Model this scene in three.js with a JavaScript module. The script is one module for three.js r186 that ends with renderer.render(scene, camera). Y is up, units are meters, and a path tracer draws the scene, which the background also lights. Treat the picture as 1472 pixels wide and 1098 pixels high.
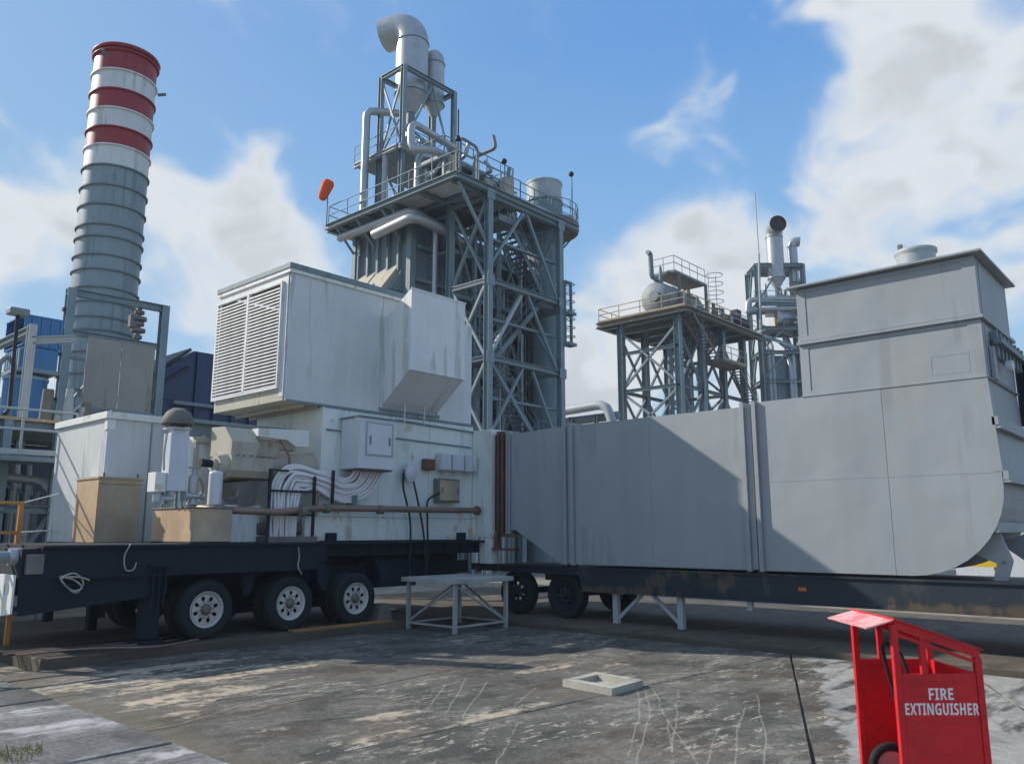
import * as THREE from 'three';
import { mergeGeometries } from 'three/addons/utils/BufferGeometryUtils.js';
import { RoundedBoxGeometry } from 'three/addons/geometries/RoundedBoxGeometry.js';
import { TextGeometry } from 'three/addons/geometries/TextGeometry.js';
import { FontLoader } from 'three/addons/loaders/FontLoader.js';

// ---------- camera, sky, sun, exposure ----------
const scene = new THREE.Scene();
const camera = new THREE.PerspectiveCamera(50.69, 1024 / 763, 0.1, 3000);
camera.position.set(0, 2, 0);
camera.lookAt(73.29, 20.22, -65.58);

const renderer = new THREE.WebGLRenderer({ antialias: true });
renderer.setSize(1024, 763);
renderer.toneMapping = THREE.LinearToneMapping;
renderer.toneMappingExposure = 1.0;
renderer.shadowMap.enabled = true;

const sun = new THREE.DirectionalLight(new THREE.Color(1.0, 0.93, 0.82), 4.8);
sun.position.set(20 - 0.3627 * 150, 0.5396 * 150, -15 - 0.7598 * 150);
sun.target.position.set(20, 0, -15);
sun.castShadow = true;
sun.shadow.mapSize.set(4096, 4096);
Object.assign(sun.shadow.camera, { left: -70, right: 70, top: 60, bottom: -60, near: 1, far: 320 });
scene.add(sun, sun.target);

// seeded noise
function rngOf(seed) { let a = seed >>> 0; return () => { a = (a + 0x6D2B79F5) | 0; let t = Math.imul(a ^ (a >>> 15), 1 | a); t = (t + Math.imul(t ^ (t >>> 7), 61 | t)) ^ t; return ((t ^ (t >>> 14)) >>> 0) / 4294967296; }; }
const LAT = new Float32Array(65536); { const r = rngOf(7); for (let i = 0; i < 65536; i++) LAT[i] = r(); }
function vn(x, y) {
  const xi = Math.floor(x), yi = Math.floor(y); let fx = x - xi, fy = y - yi;
  fx = fx * fx * (3 - 2 * fx); fy = fy * fy * (3 - 2 * fy);
  const x0 = xi & 255, x1 = (xi + 1) & 255, y0 = (yi & 255) << 8, y1 = ((yi + 1) & 255) << 8;
  const a = LAT[y0 + x0], b = LAT[y0 + x1], c = LAT[y1 + x0], d = LAT[y1 + x1];
  return a + (b - a) * fx + (c - a + (a - b - c + d) * fx) * fy;
}
function fbm(x, y, o = 4) { let s = 0, a = 0.5, n = 0; for (let i = 0; i < o; i++) { s += a * vn(x, y); n += a; a *= 0.5; x = x * 2.03 + 17.3; y = y * 2.03 + 5.1; } return s / n; }
const sst = (a, b, x) => { const t = Math.min(1, Math.max(0, (x - a) / (b - a))); return t * t * (3 - 2 * t); };
const mix = (a, b, t) => a + (b - a) * t;

// sky: clear blue with scattered cumulus; [azimuth, elevation, radius, strength] of the banks and the clear gaps seen in the photograph
const BANKS = [[-74, 21, 6.5, .62], [-71, 24, 3, .2], [-67, 22, 2.5, .15], [-61, 17, 6, .55], [-57, 18, 4, .3], [-66, 13, 6, .45], [-9, 28, 7, .75], [-13, 24, 6, .62], [-16, 31, 4, .5], [-17, 20, 7, .7], [-23, 20, 6, .6],
  [-10, 20, 6, .5], [-28, 19, 5, .62], [-33, 15, 6, .7], [-36, 11, 6, .7], [-24, 13, 8, .6], [-31, 21, 2.6, .2], [-41, 31, 9, -.5], [-70, 31, 5, -.45], [-64, 28, 4, -.4], [-58, 33, 7, -.5], [-64, 24, 3, -.3], [-66, 31, 5, -.55], [-61, 29, 4, -.4], [-23, 26, 3.5, -.4], [-54, 27, 6, -.35], [-8, 12, 4, -.4], [-28, 30, 7, -.45], [-46, 21, 6, -.35]];
{
  const W = 2048, H = 1024, D = new Float32Array(W * H * 4);
  const B = BANKS.map(([a, e, r, s]) => { a *= Math.PI / 180; e *= Math.PI / 180; return [Math.cos(e) * Math.cos(a), Math.sin(e), Math.cos(e) * Math.sin(a), 1 / (r * Math.PI / 180) ** 2, s]; });
  for (let j = 0; j < H; j++) {
    const el = ((j + 0.5) / H - 0.5) * Math.PI, y = Math.sin(el), c = Math.cos(el), e = Math.max(0, el * 180 / Math.PI);
    const ramp = (p) => e < 10 ? mix(p[0], p[1], e / 10) : e < 22 ? mix(p[1], p[2], (e - 10) / 12) : e < 33 ? mix(p[2], p[3], (e - 22) / 11) : mix(p[3], p[4], Math.min(1, (e - 33) / 35));
    const b0 = ramp([.50, .40, .245, .148, .085]), b1 = ramp([.69, .62, .475, .355, .24]), b2 = ramp([.87, .86, .82, .75, .60]);
    for (let i = 0; i < W; i++) {
      const az = ((i + 0.5) / W - 0.5) * 2 * Math.PI, x = c * Math.cos(az), z = c * Math.sin(az), k = (j * W + i) * 4;
      const cs = Math.max(0, -.3627 * x + .5396 * y - .7598 * z), hz = Math.min(.6, .9 * cs ** 3);   // paler air towards the sun
      let r = mix(b0 * .95, .40, hz), g = mix(b1 * .96, .585, hz), b = mix(b2 * .96, .81, hz);
      if (y > -0.02) {
        const px = az * (.35 + .65 * c) * 6.0 + 40, pz = el * 8.2 + 40;
        const wx = fbm(px * 1.1 + 9, pz * 1.1, 3) - .5, wz = fbm(px * 1.1, pz * 1.1 + 31, 3) - .5;
        const n = fbm(px + wx * 1.3, pz + wz * 1.3, 7); let bias = 0;
        for (const w of B) { const d2 = 2 - 2 * (x * w[0] + y * w[1] + z * w[2]); if (d2 * w[3] < 6) bias += w[4] * Math.exp(-d2 * w[3]); }
        const v = .5 + (n - .5) * 1.25 + bias * .235 - .015;
        const a = Math.min(1, sst(.50, .76, v) * .9 + sst(.43, .56, v) * .07);
        const det = fbm(px * 2.6 + 3 + wz, pz * 2.6 + 8 + wx, 5), thick = sst(.62, .9, v);
        const L = mix(.80, .60, thick * sst(.34, .66, det)) * (.93 + .14 * det);
        r = mix(r, L * .97, a); g = mix(g, L * 1.02, a); b = mix(b, L * 1.07, a);
      }
      D[k] = r; D[k + 1] = g; D[k + 2] = b; D[k + 3] = 1;
    }
  }
  const sky = new THREE.DataTexture(D, W, H, THREE.RGBAFormat, THREE.FloatType);
  sky.mapping = THREE.EquirectangularReflectionMapping; sky.magFilter = sky.minFilter = THREE.LinearFilter; sky.needsUpdate = true;
  scene.background = sky; scene.environment = sky;
}
scene.fog = new THREE.FogExp2(new THREE.Color(.66, .76, .86), 0.0007);

// ---------- textures and materials ----------
const S8 = new Uint8Array(4096); for (let i = 0; i < 4096; i++) { const l = i / 4095; S8[i] = Math.round(255 * (l <= .0031308 ? l * 12.92 : 1.055 * l ** (1 / 2.4) - .055)); }
const enc = (l) => S8[Math.max(0, Math.min(4095, (l * 4095) | 0))];
function tex(w, h, size, fn, lin) {
  const d = new Uint8Array(w * h * 4);
  for (let j = 0; j < h; j++) for (let i = 0; i < w; i++) { const c = fn(i / w, j / h), k = (j * w + i) * 4; for (let q = 0; q < 3; q++) d[k + q] = lin ? Math.max(0, Math.min(255, c[q] * 255)) : enc(c[q]); d[k + 3] = 255; }
  const t = new THREE.DataTexture(d, w, h, THREE.RGBAFormat);
  t.wrapS = t.wrapT = THREE.RepeatWrapping; t.magFilter = THREE.LinearFilter; t.minFilter = THREE.LinearMipmapLinearFilter; t.generateMipmaps = true;
  if (!lin) t.colorSpace = THREE.SRGBColorSpace;
  if (size) t.repeat.set(1 / size[0], 1 / size[1]);
  t.needsUpdate = true; return t;
}
// periodic noise on the unit square: p cells across
function pn(u, v, p, q = p) { const x = u * p, y = v * q, X = Math.floor(x), Y = Math.floor(y); let fx = x - X, fy = y - Y; fx = fx * fx * (3 - 2 * fx); fy = fy * fy * (3 - 2 * fy);
  const x0 = X % p, x1 = (X + 1) % p, y0 = Y % q, y1 = (Y + 1) % q, L = (a, b) => LAT[(((b * 31 + p) & 255) << 8) + ((a * 7 + q) & 255)];
  const a = L(x0, y0), b = L(x1, y0), c = L(x0, y1), d = L(x1, y1); return a + (b - a) * fx + (c - a + (a - b - c + d) * fx) * fy; }
function pf(u, v, p, q, o = 4) { let s = 0, a = .5, n = 0; for (let i = 0; i < o; i++) { s += a * pn(u, v, p, q); n += a; a *= .55; p *= 2; q *= 2; } return s / n; }

// worn paint: mottling, run-off streaks down the sheet, chalky blotches
const TX = {};
TX.paint = tex(512, 512, [5.3, 5.3], (u, v) => { const s = pf(u, v, 24, 2, 4), m = pf(u, v, 5, 5, 5), f = pn(u, v, 128, 128); const g = sst(.55, .70, s) * sst(.36, .56, m); const k = .82 + .22 * (m - .3) + .16 * (s - .5) + .03 * (f - .5) - .27 * g; return [k, k, k * (1 - .04 * g)]; });
TX.duct = tex(1024, 512, [9.7, 4.6], (u, v) => { const s = pf(u, v, 34, 1, 4), m = pf(u, v, 6, 3, 5), b = pf(u, v, 18, 9, 3); let k = .84 + .15 * m + .1 * (s - .5) + .04 * (b - .5); const d = sst(.64, .78, s) * sst(.4, .6, m); const r = sst(.66, .8, pf(u, v, 26, 2, 4)) * .8; k *= 1 - .15 * d; return [k * (1 + .02 * r), k * (1 - .03 * r), k * (1 - .07 * r)]; });
TX.dirty = tex(512, 512, [3.7, 3.7], (u, v) => { const s = pf(u, v, 20, 2, 4), m = pf(u, v, 4, 4, 6), b = pf(u, v, 16, 16, 4); const k = .82 + .2 * m; const g = sst(.55, .72, s) * sst(.42, .62, m) * .34, r = sst(.66, .74, b) * sst(.45, .62, m) * .6; return [mix(k, .34, g) * (1 - .25 * r), mix(k, .33, g) * (1 - .5 * r), mix(k, .29, g) * (1 - .68 * r)]; });
TX.steel = tex(512, 512, [2.9, 2.9], (u, v) => { const m = pf(u, v, 6, 6, 6), s = pf(u, v, 30, 3, 3), b = pf(u, v, 22, 22, 4); const k = .76 + .3 * m + .1 * (s - .5); const r = sst(.67, .76, b) * sst(.45, .7, s) * .55; return [k * (1 + .12 * r), k * (1 - .3 * r), k * (1 - .5 * r)]; });
TX.rust = tex(512, 512, [2.1, 2.1], (u, v) => { const m = pf(u, v, 5, 5, 6), b = pf(u, v, 19, 19, 4), s = pf(u, v, 26, 3, 3); const k = .55 + .6 * m; const w = sst(.55, .72, b) * .4; return [k * (1 + .1 * w), k * (1 - .12 * w) * (.93 + .12 * s), k * (1 - .3 * w) * (.9 + .15 * s)]; });
TX.rough = tex(256, 256, [1.7, 1.7], (u, v) => { const m = pf(u, v, 8, 8, 5); const k = .68 + .5 * m; return [k, k, k]; });
TX.conc = tex(1024, 1024, [6.1, 6.1], (u, v) => { const m = pf(u, v, 5, 5, 7), b = pf(u, v, 21, 21, 5), f = pn(u, v, 256, 256), s = pf(u, v, 3, 26, 5); const k = .52 + .62 * m + .14 * (f - .5) - .4 * sst(.5, .7, b) * sst(.4, .6, s) + .3 * sst(.56, .7, s); return [k, k * .985, k * .95]; });
TX.bump = tex(512, 512, [1.3, 1.3], (u, v) => { const m = pf(u, v, 12, 12, 6), k = m * .8 + .2 * pn(u, v, 180, 180); return [k, k, k]; }, true);
TX.wave = tex(512, 512, [4.1, 4.1], (u, v) => { const k = pf(u, v, 4, 4, 3); return [k, k, k]; }, true);

// yard: black-grown concrete with pale scrapes, ochre spills and a clean pale bay; position in metres: x 2..15, z -14..0
const SCR = [[9.46, -6.24, 7.92, -5.21], [7.92, -5.21, 6.54, -4.44], [9.31, -6.04, 8, -5.13], [8, -5.13, 6.34, -4.23], [9.57, -6.11, 7.98, -4.89], [7.98, -4.89, 6.56, -3.98], [7.98, -4.89, 6.7, -3.82], [9.53, -5.67, 7.9, -4.74], [7.9, -4.74, 6.91, -4.21],
  [9.86, -4.76, 8.24, -3.91], [8.24, -3.91, 7.09, -3.39], [9.1, -4.55, 8.19, -4.19], [8.19, -4.19, 6.92, -3.58], [8.0, -4.3, 6.6, -3.7], [7.76, -8.13, 6.48, -7.13], [8.31, -8.29, 6.59, -6.9], [8.31, -7.9, 6.62, -6.66], [8.45, -7.15, 7.24, -6.5], [6.78, -6, 5.52, -5.14],
  [4.84, -10.06, 5.62, -9.83], [5.62, -9.83, 7.0, -9.5], [4.46, -8.68, 5.14, -8.96], [5.14, -8.96, 6.6, -9.5], [7.89, -12.74, 7.87, -10.4], [8.9, -8.47, 11.3, -8.9], [5.1, -9.4, 6.9, -9.1], [5.3, -7.9, 5.9, -7.6], [9.6, -8.0, 10.6, -8.3], [11.2, -7.4, 10.2, -7.2]];
const SPOT = [[5.3, -9.95, 1.1, .4], [5.2, -11.6, 1.3, .5], [6.2, -12.3, 1.2, .3], [4.8, -10.0, .55, .28], [4.6, -9.0, .2, .34], [4.95, -9.5, .3, .2], [6.9, -11.0, .8, .5], [6.0, -7.3, .5, .16], [7.1, -6.45, .8, .14], [9.7, -8.1, .9, .2], [10.6, -7.4, .5, .2], [5.4, -6.6, .4, .16], [5.8, -10.9, 1.2, .3]];
function yard(x, z) {
  const m = fbm(x * .9 + 3, z * .9 + 60, 6), f = vn(x * 60, z * 60), f2 = fbm(x * 14, z * 14, 4), st = fbm(x * 1.1 + 80, z * 7 + 11, 5), st2 = fbm((x * .82 + z * .57) * 1.2 + 70, (z * .82 - x * .57) * 9, 5);
  let k = .072 + .10 * (m - .12) + .055 * (f2 - .5) + .075 * (f - .5);
  k *= 1 - .45 * sst(.50, .66, fbm(x * 2.1 + 33, z * 2.6 + 4, 5)) * sst(.3, .6, f2 + .15);
  let r = k * 1.06, g = k * .985, b = k * .83;
  const pale = Math.max(sst(.56, .74, st) * .55, sst(.58, .76, st2) * .5) * sst(.34, .56, m) * sst(.30, .62, f2 * .7 + f * .3);
  r = mix(r, .33, pale); g = mix(g, .31, pale); b = mix(b, .265, pale);
  const brown = sst(.54, .7, fbm(x * .7 + 50, z * .9 + 21, 4)) * .3; r = mix(r, r * 1.25 + .012, brown); b = mix(b, b * .8, brown);
  const fl = sst(.63, .72, fbm(x * 5 + 11, z * 17 + 3, 4)) * sst(.44, .6, fbm(x * .8 + 90, z * 1.1 + 7, 4)) * sst(.3, .6, f + .1) * .7; r = mix(r, .48, fl); g = mix(g, .44, fl); b = mix(b, .36, fl);
  const edge = sst(4.55, 4.1, x + (fbm(x * 2, z * 2, 4) - .5) * .5) * sst(.25, .6, f2 + .1); r = mix(r, .135, edge * .7); g = mix(g, .112, edge * .7); b = mix(b, .075, edge * .7);
  for (const [cx, cz, a, c] of SPOT) { const ux = (x - cx) / a, uz = (z - cz) / c, d = ux * ux + uz * uz; if (d < 4) { const w = sst(.40, .66, st * .5 + f2 * .35 + fbm(x * 3.1, z * 5.1, 3) * .35 - .02 - d * .16) * (.55 + .4 * f2); r = mix(r, .50, w); g = mix(g, .405, w); b = mix(b, .295, w); } }
  for (const [x0, z0, x1, z1] of SCR) {
    const dx = x1 - x0, dz = z1 - z0, L2 = dx * dx + dz * dz, t = ((x - x0) * dx + (z - z0) * dz) / L2; if (t < -.02 || t > 1.02) continue;
    const L = Math.sqrt(L2), o = ((x - x0) * dz - (z - z0) * dx) / L; if (o > .12 || o < -.12) continue;
    const wob = (vn(t * L * 11 + x0 * 9, z0 * 5) - .5) * .014 + (vn(t * L * 2.5 + x0 * 3, z0 * 3) - .5) * .05 * t * (1 - t) * 4, dd = Math.abs(o + wob);
    const w = sst(.012, .003, dd) * sst(.2, .5, vn(t * L * 9 + x1 * 3, z1 * 7) * .6 + f2 * .5) * .48; r = mix(r, .42, w); g = mix(g, .40, w); b = mix(b, .36, w);
  }
  // the pale bay beyond the diagonal joint
  const e = (x - 13.49) * .42 + (z + 5.89) * .907 - .25 - (fbm(x * 4, z * 4, 4) - .5) * .5 ;
  const wb = sst(0, .09, e); if (wb > 0) { const kk = .30 + .22 * (fbm(x * 2.2, z * 2.2 + 9, 6) - .5) + .16 * (f2 - .5) + .08 * (f - .5) - .2 * sst(.55, .7, fbm(x * 1.2 + 20, z * 5, 5)); r = mix(r, kk * 1.04, wb); g = mix(g, kk, wb); b = mix(b, kk * .9, wb); }
  return [r, g, b];
}
TX.yard = tex(1600, 1600, null, (u, v) => yard(2 + u * 13, -14 + v * 14));
TX.walk = tex(1024, 1024, [7, 7], (u, v) => { const s = pf(u, v, 4, 22, 5), m = pf(u, v, 7, 7, 6), f = pn(u, v, 256, 256), q = pf(u, v, 40, 40, 3); let k = .15 + .16 * (m - .5) + .09 * (f - .5) + .08 * (q - .5) + .26 * sst(.50, .70, s) * (.35 + m) * sst(.3, .6, q); k *= 1 - .4 * sst(.52, .66, pf(u, v, 9, 5, 5)); const y = sst(.66, .78, pf(u, v, 5, 5, 4)) * .5; return [k * (1.03 + .12 * y), k * 1.0, k * (.97 - .4 * y)]; });

function M(r, g, b, o = {}) { const m = new THREE.MeshStandardMaterial({ roughness: .62, metalness: 0, ...o }); m.color.setRGB(r, g, b); return m; }
const W = (t) => TX[t];
const MAT = {
  duct: M(.335, .36, .375, { map: W('duct'), roughness: .55, bumpMap: W('wave'), bumpScale: .03 }),
  white: M(.72, .735, .72, { map: W('paint'), roughness: .5, bumpMap: W('wave'), bumpScale: .008 }),
  whiteDirty: M(.82, .83, .78, { map: W('dirty'), roughness: .6, bumpMap: W('wave'), bumpScale: .006 }),
  green: M(.80, .85, .81, { map: W('dirty'), roughness: .6, bumpMap: W('wave'), bumpScale: .006 }),
  cabinet: M(.72, .74, .78, { map: W('paint'), roughness: .45 }),
  slat: M(.78, .77, .73, { map: W('rough'), roughness: .5 }),
  hoodWhite: M(.82, .83, .82, { map: W('paint'), roughness: .5 }),
  beige: M(.50, .46, .37, { map: W('dirty'), roughness: .7 }),
  tan: M(.57, .40, .25, { map: W('rust'), roughness: .8, bumpMap: W('bump'), bumpScale: .002 }),
  tanBox: M(.50, .42, .30, { map: W('rust'), roughness: .75 }),
  panel: M(.36, .345, .31, { map: W('paint'), roughness: .7 }),
  navy: M(.008, .014, .028, { map: W('rough'), roughness: .5 }),
  chassis: M(.006, .012, .022, { map: W('steel'), roughness: .78 }),
  rail: M(1, 1, 1, { roughness: .6, map: tex(1024, 256, [6.7, 1.3], (u, v) => { const m = pf(u, v, 8, 3, 5), t = pf(u, v, 40, 2, 4), q = pf(u, v, 5, 2, 4), h = pf(u, v, 60, 14, 3); const k = .7 + .6 * m, d = sst(.58, .72, t) * .5 * sst(.4, .6, m), w = sst(.60, .72, q + (t - .5) * .35) * (.35 + .6 * h); return [mix(mix(.013, .06, d), .13, w) * k, mix(mix(.021, .065, d), .085, w) * k, mix(mix(.031, .065, d), .05, w) * k]; }) }),
  rubber: M(.013, .016, .018, { map: W('rough'), roughness: .85 }),
  rim: M(.60, .58, .55, { map: W('rust'), roughness: .5 }),
  hub: M(.22, .18, .15, { map: W('rust'), roughness: .6, metalness: .2 }),
  steel: M(.215, .285, .315, { map: W('steel'), roughness: .55 }),
  steelDark: M(.185, .24, .265, { map: W('steel'), roughness: .6 }),
  steelLight: M(.42, .46, .475, { map: W('steel'), roughness: .5 }),
  casing: M(.225, .295, .32, { map: W('paint'), roughness: .6 }),
  galv: M(.45, .47, .48, { map: W('steel'), roughness: .42, metalness: .5 }),
  oldSteel: M(.20, .185, .165, { map: W('rust'), roughness: .75 }),
  rustRed: M(.20, .085, .06, { map: W('rust'), roughness: .8 }),
  rustOrange: M(.42, .2, .07, { map: W('rust'), roughness: .85 }),
  chimGrey: M(.27, .345, .375, { map: W('paint'), roughness: .5 }),
  chimWhite: M(.74, .75, .74, { map: W('paint'), roughness: .5 }),
  chimRed: M(.33, .028, .034, { map: W('paint'), roughness: .45 }),
  chimRing: M(.17, .20, .21, { map: W('steel'), roughness: .6 }),
  blue: M(.045, .20, .43, { map: W('paint'), roughness: .45 }),
  blueLight: M(.25, .42, .58, { map: W('paint'), roughness: .5 }),
  deepBlue: M(.008, .035, .11, { map: W('rough'), roughness: .4 }),
  grating: M(.60, .44, .25, { map: W('rust'), roughness: .85 }),
  orange: M(.62, .27, .06, { map: W('rust'), roughness: .6 }),
  sock: M(.85, .10, .012, { roughness: .8, side: THREE.DoubleSide }),
  red: M(.66, .010, .016, { roughness: .55, map: tex(512, 512, [.9, .9], (u, v) => { const m = pf(u, v, 6, 6, 5), c = sst(.70, .76, pf(u, v, 30, 22, 4)) * .8, q = pf(u, v, 3, 40, 3); const k = .72 + .45 * m - .12 * sst(.6, .7, q); return [mix(k, .55, c), mix(k, 1, c * .35), mix(k, 1, c * .3)]; }) }),
  pink: M(.78, .42, .40, { roughness: .5, map: tex(256, 256, [.4, .4], (u, v) => { const w = sst(.47, .56, pf(u, v, 5, 5, 5)); return [1, mix(.55, 1, w), mix(.58, 1, w)]; }) }),
  letter: M(.78, .78, .76, { roughness: .5 }),
  black: M(.012, .012, .014, { roughness: .6 }),
  cable: M(.74, .72, .74, { roughness: .5 }),
  copper: M(.30, .215, .17, { map: W('rust'), roughness: .5, metalness: .25 }),
  yellow: M(.7, .48, .03, { roughness: .5 }),
  amber: M(.55, .11, .01, { roughness: .3 }),
  conc: M(.36, .34, .30, { map: W('conc'), roughness: .92, bumpMap: W('bump'), bumpScale: .006 }),
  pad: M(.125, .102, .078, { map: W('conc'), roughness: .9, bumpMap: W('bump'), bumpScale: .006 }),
  earth: M(.30, .265, .21, { map: W('conc'), roughness: .95 }),
  drain: M(.50, .48, .42, { map: W('conc'), roughness: .9, bumpMap: W('bump'), bumpScale: .01 }),
  yard: new THREE.MeshStandardMaterial({ map: TX.yard, roughness: .96, bumpMap: W('bump'), bumpScale: .012 }),
  walk: M(1, 1, 1, { map: W('walk'), roughness: .95, bumpMap: W('bump'), bumpScale: .006 }),
  tableTop: M(.46, .48, .47, { map: W('rust'), roughness: .7 }),
  tableLeg: M(.46, .47, .46, { map: W('rust'), roughness: .6 }),
  tank: M(.26, .29, .30, { map: W('dirty'), roughness: .6 }),
  purple: M(.035, .03, .07, { roughness: .7 }),
};

// ---------- building helpers: geometries are written in world metres ----------
const V = (x, y, z) => new THREE.Vector3(x, y, z);
function prep(g, keepUV) {
  g = g.index ? g.toNonIndexed() : g;
  for (const n of Object.keys(g.attributes)) if (!['position', 'normal', 'uv'].includes(n)) g.deleteAttribute(n);
  if (keepUV) return g;
  const p = g.attributes.position, n = g.attributes.normal, uv = new Float32Array(p.count * 2);
  for (let i = 0; i < p.count; i += 3) {
    let a = 0, b = 0, c = 0; for (let q = 0; q < 3; q++) { a += n.getX(i + q); b += n.getY(i + q); c += n.getZ(i + q); }
    a = Math.abs(a); b = Math.abs(b); c = Math.abs(c);
    for (let q = 0; q < 3; q++) { const X = p.getX(i + q), Y = p.getY(i + q), Z = p.getZ(i + q), k = (i + q) * 2; if (b >= a && b >= c) { uv[k] = X; uv[k + 1] = Z; } else if (a > c) { uv[k] = Z; uv[k + 1] = Y; } else { uv[k] = X; uv[k + 1] = Y; } }
  }
  g.setAttribute('uv', new THREE.BufferAttribute(uv, 2)); return g;
}
const ORG = new WeakMap(), COUNT = {};
function numbered(n) { const c = COUNT[n] = (COUNT[n] ?? -1) + 1; return c ? n + '_' + String(c).padStart(3, '0') : n; }
function part(name, geos, m, parent, keepUV) {
  const l = [geos].flat(3).map((g) => prep(g, keepUV)), g = l.length > 1 ? mergeGeometries(l) : l[0];
  const o = ORG.get(parent) ?? [0, 0, 0]; g.translate(-o[0], -o[1], -o[2]);
  const k = new THREE.Mesh(g, m); k.name = name; k.castShadow = k.receiveShadow = true; parent.add(k); ORG.set(k, o); return k;
}
function thing(name, label, category, pos, group) {
  const o = new THREE.Group(); o.name = numbered(name); o.position.set(...pos); o.userData = { label, category }; if (group) o.userData.group = group;
  scene.add(o); ORG.set(o, pos); return o;
}
function one(name, label, category, geos, m, group, keepUV) {
  const l = [geos].flat(3).map((g) => prep(g, keepUV)), g = l.length > 1 ? mergeGeometries(l) : l[0];
  g.computeBoundingBox(); const b = g.boundingBox, c = [(b.min.x + b.max.x) / 2, b.min.y, (b.min.z + b.max.z) / 2]; g.translate(-c[0], -c[1], -c[2]);
  const k = new THREE.Mesh(g, m); k.name = numbered(name); k.position.set(...c); k.castShadow = k.receiveShadow = true; k.userData = { label, category }; if (group) k.userData.group = group;
  scene.add(k); ORG.set(k, c); return k;
}
function structure(name, geos, m, keepUV) { const k = one(name, undefined, undefined, geos, m, null, keepUV); k.userData = { kind: 'structure' }; return k; }
const bx = (x0, x1, y0, y1, z0, z1) => new THREE.BoxGeometry(x1 - x0, y1 - y0, z1 - z0).translate((x0 + x1) / 2, (y0 + y1) / 2, (z0 + z1) / 2);
const rb = (x0, x1, y0, y1, z0, z1, r = .012) => new RoundedBoxGeometry(x1 - x0, y1 - y0, z1 - z0, 1, r).translate((x0 + x1) / 2, (y0 + y1) / 2, (z0 + z1) / 2);
function along(g, a, b) { // a geometry that runs 0..1 along y is laid from a to b
  const A = V(...a), Bv = V(...b), d = Bv.clone().sub(A), L = d.length(); d.normalize();
  let s = Math.abs(d.y) > .99 ? V(1, 0, 0) : V(0, 1, 0).cross(d).normalize(); const n = s.clone().cross(d).normalize(); s = d.clone().cross(n).normalize();
  const m = new THREE.Matrix4().makeBasis(s, d, n); g.scale(1, L, 1); g.applyMatrix4(m); g.translate(A.x, A.y, A.z); return g;
}
const bar = (a, b, w = .1, h = w) => along(new THREE.BoxGeometry(w, 1, h).translate(0, .5, 0), a, b);
const rod = (a, b, r = .03, seg = 7, r2 = r) => along(new THREE.CylinderGeometry(r2, r, 1, seg).translate(0, .5, 0), a, b);
const ibm = (a, b, w = .25, h = w, t = .025) => [along(new THREE.BoxGeometry(w, 1, t).translate(0, .5, h / 2 - t / 2), a, b), along(new THREE.BoxGeometry(w, 1, t).translate(0, .5, -h / 2 + t / 2), a, b), along(new THREE.BoxGeometry(t, 1, h - 2.2 * t).translate(0, .5, 0), a, b)];
const vcyl = (x, z, y0, y1, r, r1 = r, seg = 28, open = false) => new THREE.CylinderGeometry(r1, r, y1 - y0, seg, 1, open).translate(x, (y0 + y1) / 2, z);
const ring = (x, y, z, r, t, seg = 32) => new THREE.TorusGeometry(r, t, 6, seg).rotateX(Math.PI / 2).translate(x, y, z);
const lathe = (pts, x, y, z, seg = 28) => new THREE.LatheGeometry(pts.map((p) => new THREE.Vector2(p[0], p[1])), seg).translate(x, y, z);
function pipe(pts, r, bend = .3, seg = 8) {
  const P = pts.map((p) => V(...p)), c = new THREE.CurvePath();
  let prev = P[0];
  for (let i = 1; i < P.length; i++) {
    if (i === P.length - 1) { c.add(new THREE.LineCurve3(prev, P[i])); break; }
    const a = P[i].clone().sub(P[i - 1]), b = P[i + 1].clone().sub(P[i]), k = Math.min(bend, a.length() * .45, b.length() * .45), s = P[i].clone().addScaledVector(a.normalize(), -k), e = P[i].clone().addScaledVector(b.normalize(), k);
    c.add(new THREE.LineCurve3(prev, s)); c.add(new THREE.QuadraticBezierCurve3(s, P[i].clone(), e)); prev = e;
  }
  return capped(new THREE.TubeGeometry(c, Math.max(10, P.length * 9), r, seg), P, r, seg);
}
function capped(t, P, r, seg) { const d = (a, b) => { const v = V(0, 0, 0).copy(a), g = new THREE.CircleGeometry(r, seg); g.lookAt(V(0, 0, 0).copy(a).sub(b)); return g.translate(v.x, v.y, v.z); }; return [t, d(P[0], P[1]), d(P[P.length - 1], P[P.length - 2])]; }
const hose = (pts, r, seg = 7, n = 40) => new THREE.TubeGeometry(new THREE.CatmullRomCurve3(pts.map((p) => V(...p))), n, r, seg);
const shp = (pts) => { const s = new THREE.Shape(); pts.forEach((p, i) => i ? s.lineTo(p[0], p[1]) : s.moveTo(p[0], p[1])); s.closePath(); return s; };
const ext = (s, d, o = {}) => new THREE.ExtrudeGeometry(s, { depth: d, bevelEnabled: false, curveSegments: 14, ...o });
const polyX = (zy, x0, x1) => ext(shp(zy.map(([z, y]) => [-z, y])), x1 - x0).rotateY(Math.PI / 2).translate(x0, 0, 0);   // outline in (z, y), drawn out along x
const polyZ = (xy, z0, z1) => ext(shp(xy), z1 - z0).translate(0, 0, z0);
const polyY = (xz, y0, y1) => ext(shp(xz.map(([x, z]) => [x, -z])), y1 - y0).rotateX(-Math.PI / 2).translate(0, y0, 0);
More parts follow.
